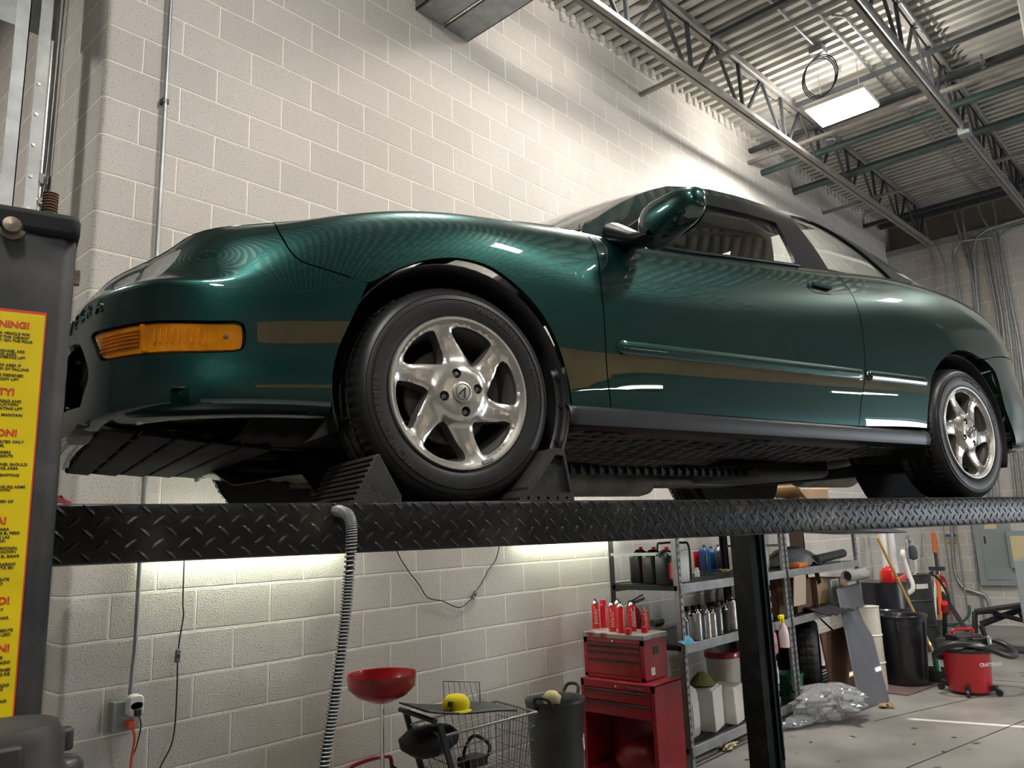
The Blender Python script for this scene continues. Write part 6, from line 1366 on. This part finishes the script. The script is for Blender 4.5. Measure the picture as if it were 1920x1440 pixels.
# plastic-wrapped bundle on the floor
random.seed(4); q = atZ(1560, 1352, 0)
def bundle(name, label, p, sx, sy, sz, mt_, seed, cat, rz=0, lump=.16):
    random.seed(seed); m = MB(); n = 64; ph = [random.uniform(0, 6) for _ in range(8)]; rows = []
    from mathutils import noise as NZ
    for i in range(27):
        th = math.pi*i/26; r_ = []
        for j in range(n):
            a = 2*math.pi*j/n; k = 1+lump*(math.sin(3*a+ph[0]+2*th)+.6*math.sin(5*a+ph[1]-3*th)+.5*math.sin(7*a+ph[2]+5*th)+2.2*(abs(NZ.noise(Vector((2.2*math.cos(a)*math.sin(th)+seed, 2.2*math.sin(a)*math.sin(th), 3*math.cos(th)))))*2-.5)+.8*NZ.noise(Vector((7*math.cos(a), 7*math.sin(a), 5*th))))*math.sin(th)
            r_.append((sx*k*math.sin(th)*math.cos(a), sy*k*math.sin(th)*math.sin(a), max(.004, sz*(1+math.cos(th)*(1+lump*math.sin(4*a+ph[3])*math.sin(th))))))
        rows.append(r_)
    m.grid(rows, closed=True); return tag(m.build(name, mt_, loc=p, rot=(0, 0, rz), smooth=22), label, cat)
bundle('plastic_wrapped_bundle', 'crumpled clear plastic bundle on the floor before the leaning panel', (q.x, q.y+.02, 0), .34, .18, .15, plastic_film, 4, 'bundle', R(-20))
q = atZ(1510, 1365, 0); bundle('plastic_wrapped_tube', 'small clear plastic wrapped roll at the left of the bundle', (q.x, q.y+.04, 0), .20, .06, .05, plastic_film, 8, 'bundle', R(-15), .10)
q = atZ(1370, 1405, 0); bundle('crumpled_packing', 'crumpled pale yellow packing under the bottom shelf', (q.x, q.y+.02, 0), .09, .04, .02, mat('pale_yellow', (.6, .55, .33), .8), 6, 'litter', 0, .3)
q = atZ(1662, 1327, 0); bundle('crumpled_packing', 'small brown crumpled scrap on the floor beyond the clear plastic', (q.x, q.y, 0), .05, .05, .02, cardb, 9, 'litter', 0, .3)
# black bin and board
q = atZ(1703, 1290, 0); kb = (q-V3(0, 0, EYE)).dot(CF)/1452.5; hb = 128*kb
m = MB(); m.box((-.35, -.22, 0), (.42, .30, .012)); tag(m.build('floor_board', mat('worn_board', (.17, .11, .10), .7, noise=.3, nscale=5), loc=(q.x-.02, q.y+.06, 0), rot=(0, 0, R(-8)), bevel=.003), 'worn brown board on the floor under the black bin', 'board')
qb = back(q, 36*kb); t = thing('trash_bin', 'tall round black bin with a flared rim beside the red vacuum', 'bin', (qb.x, qb.y, .013)); r0 = 49*kb
m = MB(); m.lathe([(0, 0), (r0*.74, 0), (r0*.76, .02), (r0*.92, hb-.10), (r0*.93, hb-.10), (r0*.97, hb-.03), (r0*1.0, hb-.025), (r0*1.02, hb-.01), (r0*1.0, hb), (r0*.94, hb-.01), (r0*.88, hb-.06), (r0*.72, .03), (0, .03)], n=44); m.build('body', can_black, t, smooth=40)
m = MB()
for a in (-100, 10, 100, 190): m.bar((r0*.77*math.cos(R(a)), r0*.77*math.sin(R(a)), .05), (r0*.945*math.cos(R(a)), r0*.945*math.sin(R(a)), hb-.06), .03, .02)
m.build('rib', can_black, t, bevel=.004)
# shop vacuum
q = atZ(1822, 1306, 0); kv = (q-V3(0, 0, EYE)).dot(CF)/1452.5; s_ = kv
VQ = back(q, .19); t = thing('shop_vacuum', 'red shop vacuum with a black lid and coiled black hose', 'vacuum', VQ, R(-42))
zz = lambda py: (1310-py)*kv
m = MB(); m.lathe([(0, .03), (.185, .03), (.19, .05), (.198, .20), (.200, .205), (.212, .36), (.222, .38), (.222, .40), (0, .40)], n=40); m.build('drum', vac_red, t, smooth=35)
m = MB(); m.lathe([(.225, .385), (.235, .40), (.230, .43), (.18, .46), (.13, .49), (0, .50)], n=36); m.cbox((0, 0, .50), (.26, .20, .09)); m.cbox((.10, -.05, .47), (.18, .16, .10)); m.build('lid', vac_blk, t, bevel=.015)
m = MB(); m.cbox((.16, -.14, .49), (.03, .10, .08), rz=-.6); m.build('switch_panel', elec_gy, t, bevel=.006)
m = MB(); m.tube(catmull([(-.10, 0, .545), (-.09, 0, .585), (.09, 0, .585), (.10, 0, .545)], 6), .014); m.build('handle', vac_red, t)
m = MB(); m.tube(catmull([(-.22, .06, .33), (-.30, .02, .36), (-.31, -.08, .42), (-.22, -.17, .48), (-.06, -.22, .47), (.10, -.24, .42), (.26, -.22, .36), (.42, -.12, .34), (.50, .03, .38), (.44, .16, .44), (.28, .20, .46), (.15, .18, .46)], 10), .030, 10); hs = m.build('hose', vac_blk, t)
for k, a in enumerate((-130, -60, 30, 130)):
    m = MB(); c_, s2 = math.cos(R(a)), math.sin(R(a)); m.bar((.16*c_, .16*s2, .06), (.25*c_, .25*s2, .075), .05, .05); m.cyl((.26*c_-.014*s2, .26*s2+.014*c_, .033), (.26*c_+.014*s2, .26*s2-.014*c_, .033), .032, n=16); m.build('caster', vac_blk, t, bevel=.004)
text('maker_name', 'CRAFTSMAN', .045, white_l, t, (-.02, -.2125, .27), (R(86), 0, R(4)), ext=.001, sx=.9, bold=.001)
# drums and things behind the black bin
def drum(px, py, Yy, r_, h, mt_, name, label, cat, rings=True, top=None):
    q = atY(px, py, Yy); t = thing(name, label, cat, (q.x, q.y, 0)); m = MB(); pr = [(0, 0), (r_, 0), (r_, h*.32), (r_+.01, h*.335), (r_, h*.35), (r_, h*.65), (r_+.01, h*.665), (r_, h*.68), (r_, h), (r_+.008, h+.01), (r_-.01, h+.008), (0, h-.01)]
    m.lathe(pr, n=30); m.build('body', mt_, t, smooth=30); return t
d1 = drum(1668, 1200, 3.30, .28, .92, can_black, 'steel_drum', 'dark steel drum behind the black bin, left one', 'drum')
d2_ = drum(1716, 1200, 3.32, .28, .94, steel_dk, 'steel_drum', 'dark drum with a white sticker behind the black bin, right one', 'drum')
m = MB(); m.lathe([(.2855, .78), (.2855, .84)], n=8, a0=R(215), a1=R(250)); m.build('sticker', white_l, d2_)
d3 = drum(1634, 1220, 2.90, .115, .80, cream, 'plastic_barrel', 'pale plastic barrel beside the leaning panel', 'barrel')
for i, (px, py, Yy, r_, mt_, lb) in enumerate(((1625, 1125, 3.2, .07, red_can, 'red gas cap and orange bottle piled on the left drum'), (1648, 1118, 3.3, .06, orange, 'orange and white bottle on the left drum'), (1618, 1105, 3.25, .05, white_pl, 'white bottle above the pile at the end of the shelving'))):
    q = atY(px, py, Yy); jug('small_container', lb, (d1.location.x-.12+.10*i, d1.location.y-.12+.06*i, .92), r_*2, r_*2, r_*3, mt_, white_pl, i, handle=False, cat='container')
t = thing('drum_pump', 'white hand pump with a curved spout standing on the drums', 'pump', (d1.location.x+.03, d1.location.y-.1, .93)); m = MB(); m.tube(catmull([(-.05, 0, -.2), (0, -.22, -.1), (0, -.2, .1), (-.03, -.18, .25), (-.06, -.18, .32), (-.03, -.18, .36)], 6), .028, 8); m.build('spout', white_pl, t); m = MB(); m.bar((-.12, -.12, .02), (.35, -.10, .06), .06, .05); m.build('lever', red_can, t, bevel=.01)
t = thing('drum_pump', 'steel drum pump with a cream hose loop on the right drum', 'pump', (d2_.location.x, d2_.location.y-.05, .95)); m = MB(); m.tube(catmull([(-.02, 0, 0), (-.02, 0, .35), (-.0, 0, .45), (.08, 0, .48), (.14, 0, .40), (.14, 0, .32)], 6), .018, 8); m.build('pipe', galv, t); m = MB(); m.tube(catmull([(.06, 0, .46), (.22, 0, .42), (.28, 0, .22), (.22, 0, .02), (.10, 0, -.02)], 6), .016, 8); m.build('hose', cream, t)
m = MB(); m.lathe([(0, 0), (.05, .02), (.06, .10), (.04, .18), (0, .2)], n=16); m.build('meter', steel_dk, t).location = (.03, -.05, .18)
# bright standing tube lamp sleeves by the wall
for i, (px, lb) in enumerate(((1660, 'tall white plastic tube standing behind the drums, left'), (1676, 'tall white plastic tube standing behind the drums, right'))):
    q = atY(px, 1050, 3.55); m = MB(); m.cyl((0, 0, 0), (0, 0, 1.95), .045, n=14); tag(m.build('plastic_tube', white_pl, loc=(q.x, q.y, 0)), lb, 'tube')
# poles
def pole(p, q, r_, mt_, name, label, cat):
    p, q = Vector(p), Vector(q); m = MB(); m.cyl((0, 0, 0), q-p, r_, n=10); return tag(m.build(name, mt_, loc=p), label, cat)
a = atY(1722, 1165, 2.90); b_ = atY(1645, 1008, 3.08); dd = (a-b_); k = a.z/dd.z if abs(dd.z) > 1e-6 else 0; fl = a-dd*k*-1 if False else V3(a.x-(b_-a).x*(a.z/(b_-a).z), a.y-(b_-a).y*(a.z/(b_-a).z), 0)
pole(fl, b_, .016, wood, 'broom_handle', 'orange wooden pole leaning behind the black bin', 'pole')
t = thing('telescopic_pole', 'orange telescopic pole standing against the far wall', 'pole', atX(1765, 1160, 13.2)*1.0); t.location.z = 0
p1_ = atX(1750, 1000, 14.15); base = t.location.copy(); m = MB(); v1 = p1_-base; m.cyl((0, 0, 0), v1*.55, .03); m.cyl(v1*.78, v1, .032); m.build('orange_grip', orange, t); m = MB(); m.cyl(v1*.55, v1*.78, .024); m.cbox(v1*.62, (.08, .22, .06)); m.build('shaft', steel_dk, t)
pole(V3(13.6, atX(1752, 1160, 13.6).y, 0), V3(14.1, atX(1757, 1060, 14.1).y, 1.25), .02, white_pl, 'white_pole', 'thin white pole beside the orange one at the far wall', 'pole')
q = atX(1734, 1110, 13.9); t = thing('fire_extinguisher', 'red fire extinguisher with a label on the far wall', 'fire extinguisher', (13.95, min(q.y, 3.62), q.z-.35)); m = MB(); m.lathe([(0, 0), (.10, .01), (.105, .05), (.105, .50), (.08, .58), (.03, .62), (0, .62)], n=24); m.build('cylinder', redp, t, smooth=50)
m = MB(); m.lathe([(.107, .28), (.107, .46)], n=10, a0=R(150), a1=R(240)); m.build('label_sheet', white_l, t); m = MB(); m.cyl((0, 0, .6), (0, 0, .70), .03); m.bar((-.05, 0, .70), (.10, .04, .76), .03, .03); m.build('valve_handle', bolt_m, t); m = MB(); m.tube(catmull([(0, .03, .66), (0, .14, .62), (0, .17, .35), (0, .13, .05)], 6), .016); m.build('hose', rubber, t)
# green hose loop, long bars, floor jack pile at the far wall
q = atX(1770, 1125, 13.9); t = thing('garden_hose', 'green hose looped on the far wall left of the panel', 'hose', q); m = MB()
for k in range(3): m.tube([(0+.02*k, .34*math.cos(a), -.12+.26*math.sin(a)) for a in [R(x) for x in range(170, 380, 12)]], .018, 8)
m.tube(catmull([(0, .34, -.1), (0, .40, .1), (0, .3, .2)], 6), .018); m.build('coil', hose_gn, t)
a = atX(1765, 1110, 13.9); b_ = atX(1815, 1190, 12.9); b_.z = max(.05, b_.z); pole(b_, a, .035, steel_dk, 'steel_bar', 'dark steel bar leaning diagonally at the far wall', 'bar')
q = atZ(1775, 1230, 0.0); t = thing('floor_jack', 'dark floor jack with a red handle behind the vacuum', 'jack', (q.x+.6, q.y+.15, 0), R(20)); m = MB(); m.cbox((0, 0, .10), (.55, .28, .14)); m.bar((0, 0, .12), (-.5, 0, .6), .05, .05); m.bar((.1, 0, .15), (.35, 0, .3), .10, .06); m.build('frame', steel_dk, t, bevel=.01)
for x, y in ((-.22, -.15), (-.22, .15), (.24, -.15), (.24, .15)):
    m = MB(); m.cyl((x, y-.02, .05), (x, y+.02, .05), .05, n=16); m.build('wheel', rubber, t)
m = MB(); m.cyl((-.42, 0, .52), (-.52, 0, .62), .04); m.build('handle_grip', red_can, t)
m = MB(); m.tube(catmull([(0, 0, .02), (.2, -.25, .5), (.1, -.1, .9), (-.1, .15, .5), (.05, .2, .03), (.3, .0, .02)], 8), .018); q = atZ(1735, 1225, 0); tag(m.build('black_hose', rubber, loc=(q.x+1.0, q.y+.2, 0)), 'tangled black hose behind the black bin', 'hose')
# engine hoist / bike frame at the right
q = atX(1862, 1150, 11.6); t = thing('folded_hoist', 'black folded hoist frame with a padded seat by the electrical panel', 'hoist', (11.6, q.y, 0), R(15)); m = MB(); zt2 = q.z
m.tube([(0, .25, .05), (0, .20, zt2), (.0, -.05, zt2+.04)], .035, 8); m.tube([(0, .1, .05), (0, .15, zt2-.15)], .03, 8); m.tube([(.1, .15, zt2-.15), (.15, -.45, .55), (.2, -1.1, .30)], .04, 8); m.tube([(.05, .0, zt2), (.05, -.35, zt2-.10), (.05, -.4, .05)], .03, 8); m.tube([(.1, -.3, .45), (.1, -.45, .02)], .025, 8); m.tube([(.2, -1.0, .3), (.2, -1.05, .02)], .03, 8); m.build('frame', rubber, t)
m = MB(); m.bar((0, .2, zt2+.02), (0, -.65, zt2+.16), .16, .05); m.build('pad', black_plastic, t, bevel=.01)
m = MB(); m.cbox((0, 0, .02), (.35, 1.6, .04)); q = atZ(1890, 1232, 0); tag(m.build('floor_rail', steel_dk, loc=(q.x+.5, q.y-.1, 0), rot=(0, 0, R(-8)), bevel=.004), 'dark rail lying on the floor before the far wall', 'rail')
m = MB(); m.box((-.25, -.3, 0), (.25, .3, 1.15)); q = atX(1914, 1150, 10.9); tag(m.build('grey_cabinet', elec_gy, loc=(11.2, q.y-.30, 0), bevel=.01), 'grey cabinet edge at the right border of the view', 'cabinet')
q = atZ(1767, 1290, 0); t = thing('wire_caddy', 'small crate with green and white things between bin and vacuum', 'crate', (q.x+.36, q.y+.12, 0), R(10)); m = MB(); m.box((-.15, -.10, 0), (.15, .10, .02)); m.box((-.15, -.10, 0), (-.14, .10, .12)); m.box((.14, -.10, 0), (.15, .10, .12)); m.build('tray', ink, t)
m = MB(); m.cyl((-.06, 0, .02), (-.08, 0, .30), .03); m.build('green_bottle', green_pl, t); m = MB(); m.cyl((.05, 0, .02), (.02, 0, .26), .025); m.cyl((.10, .02, .02), (.09, .02, .24), .012); m.build('white_stick', white_pl, t)
# floor litter
random.seed(31)
for i, (px, py) in enumerate(((1520, 1392), (1595, 1384), (1715, 1366), (1714, 1396), (1770, 1410), (1788, 1383), (1400, 1425))):
    q = atZ(px, py, 0); m = MB(); n = 7; m.prism([(random.uniform(.5, 1)*.03*math.cos(2*math.pi*k/n), random.uniform(.5, 1)*.015*math.sin(2*math.pi*k/n)) for k in range(n)], .0005, .004, 'xy'); tag(m.build('floor_scrap', white_l if i == 1 else rust, loc=(q.x, q.y, 0), rot=(0, 0, i)), ['dark flake on the floor below the clear plastic', 'tiny white chip on the floor below the clear plastic', 'dark flake in front of the light streak', 'larger dark flake below the light streak', 'small dark scrap nearest the lower right floor', 'brown flake right of the larger one', 'small dark scrap at the foot of the shelving'][i], 'scrap')
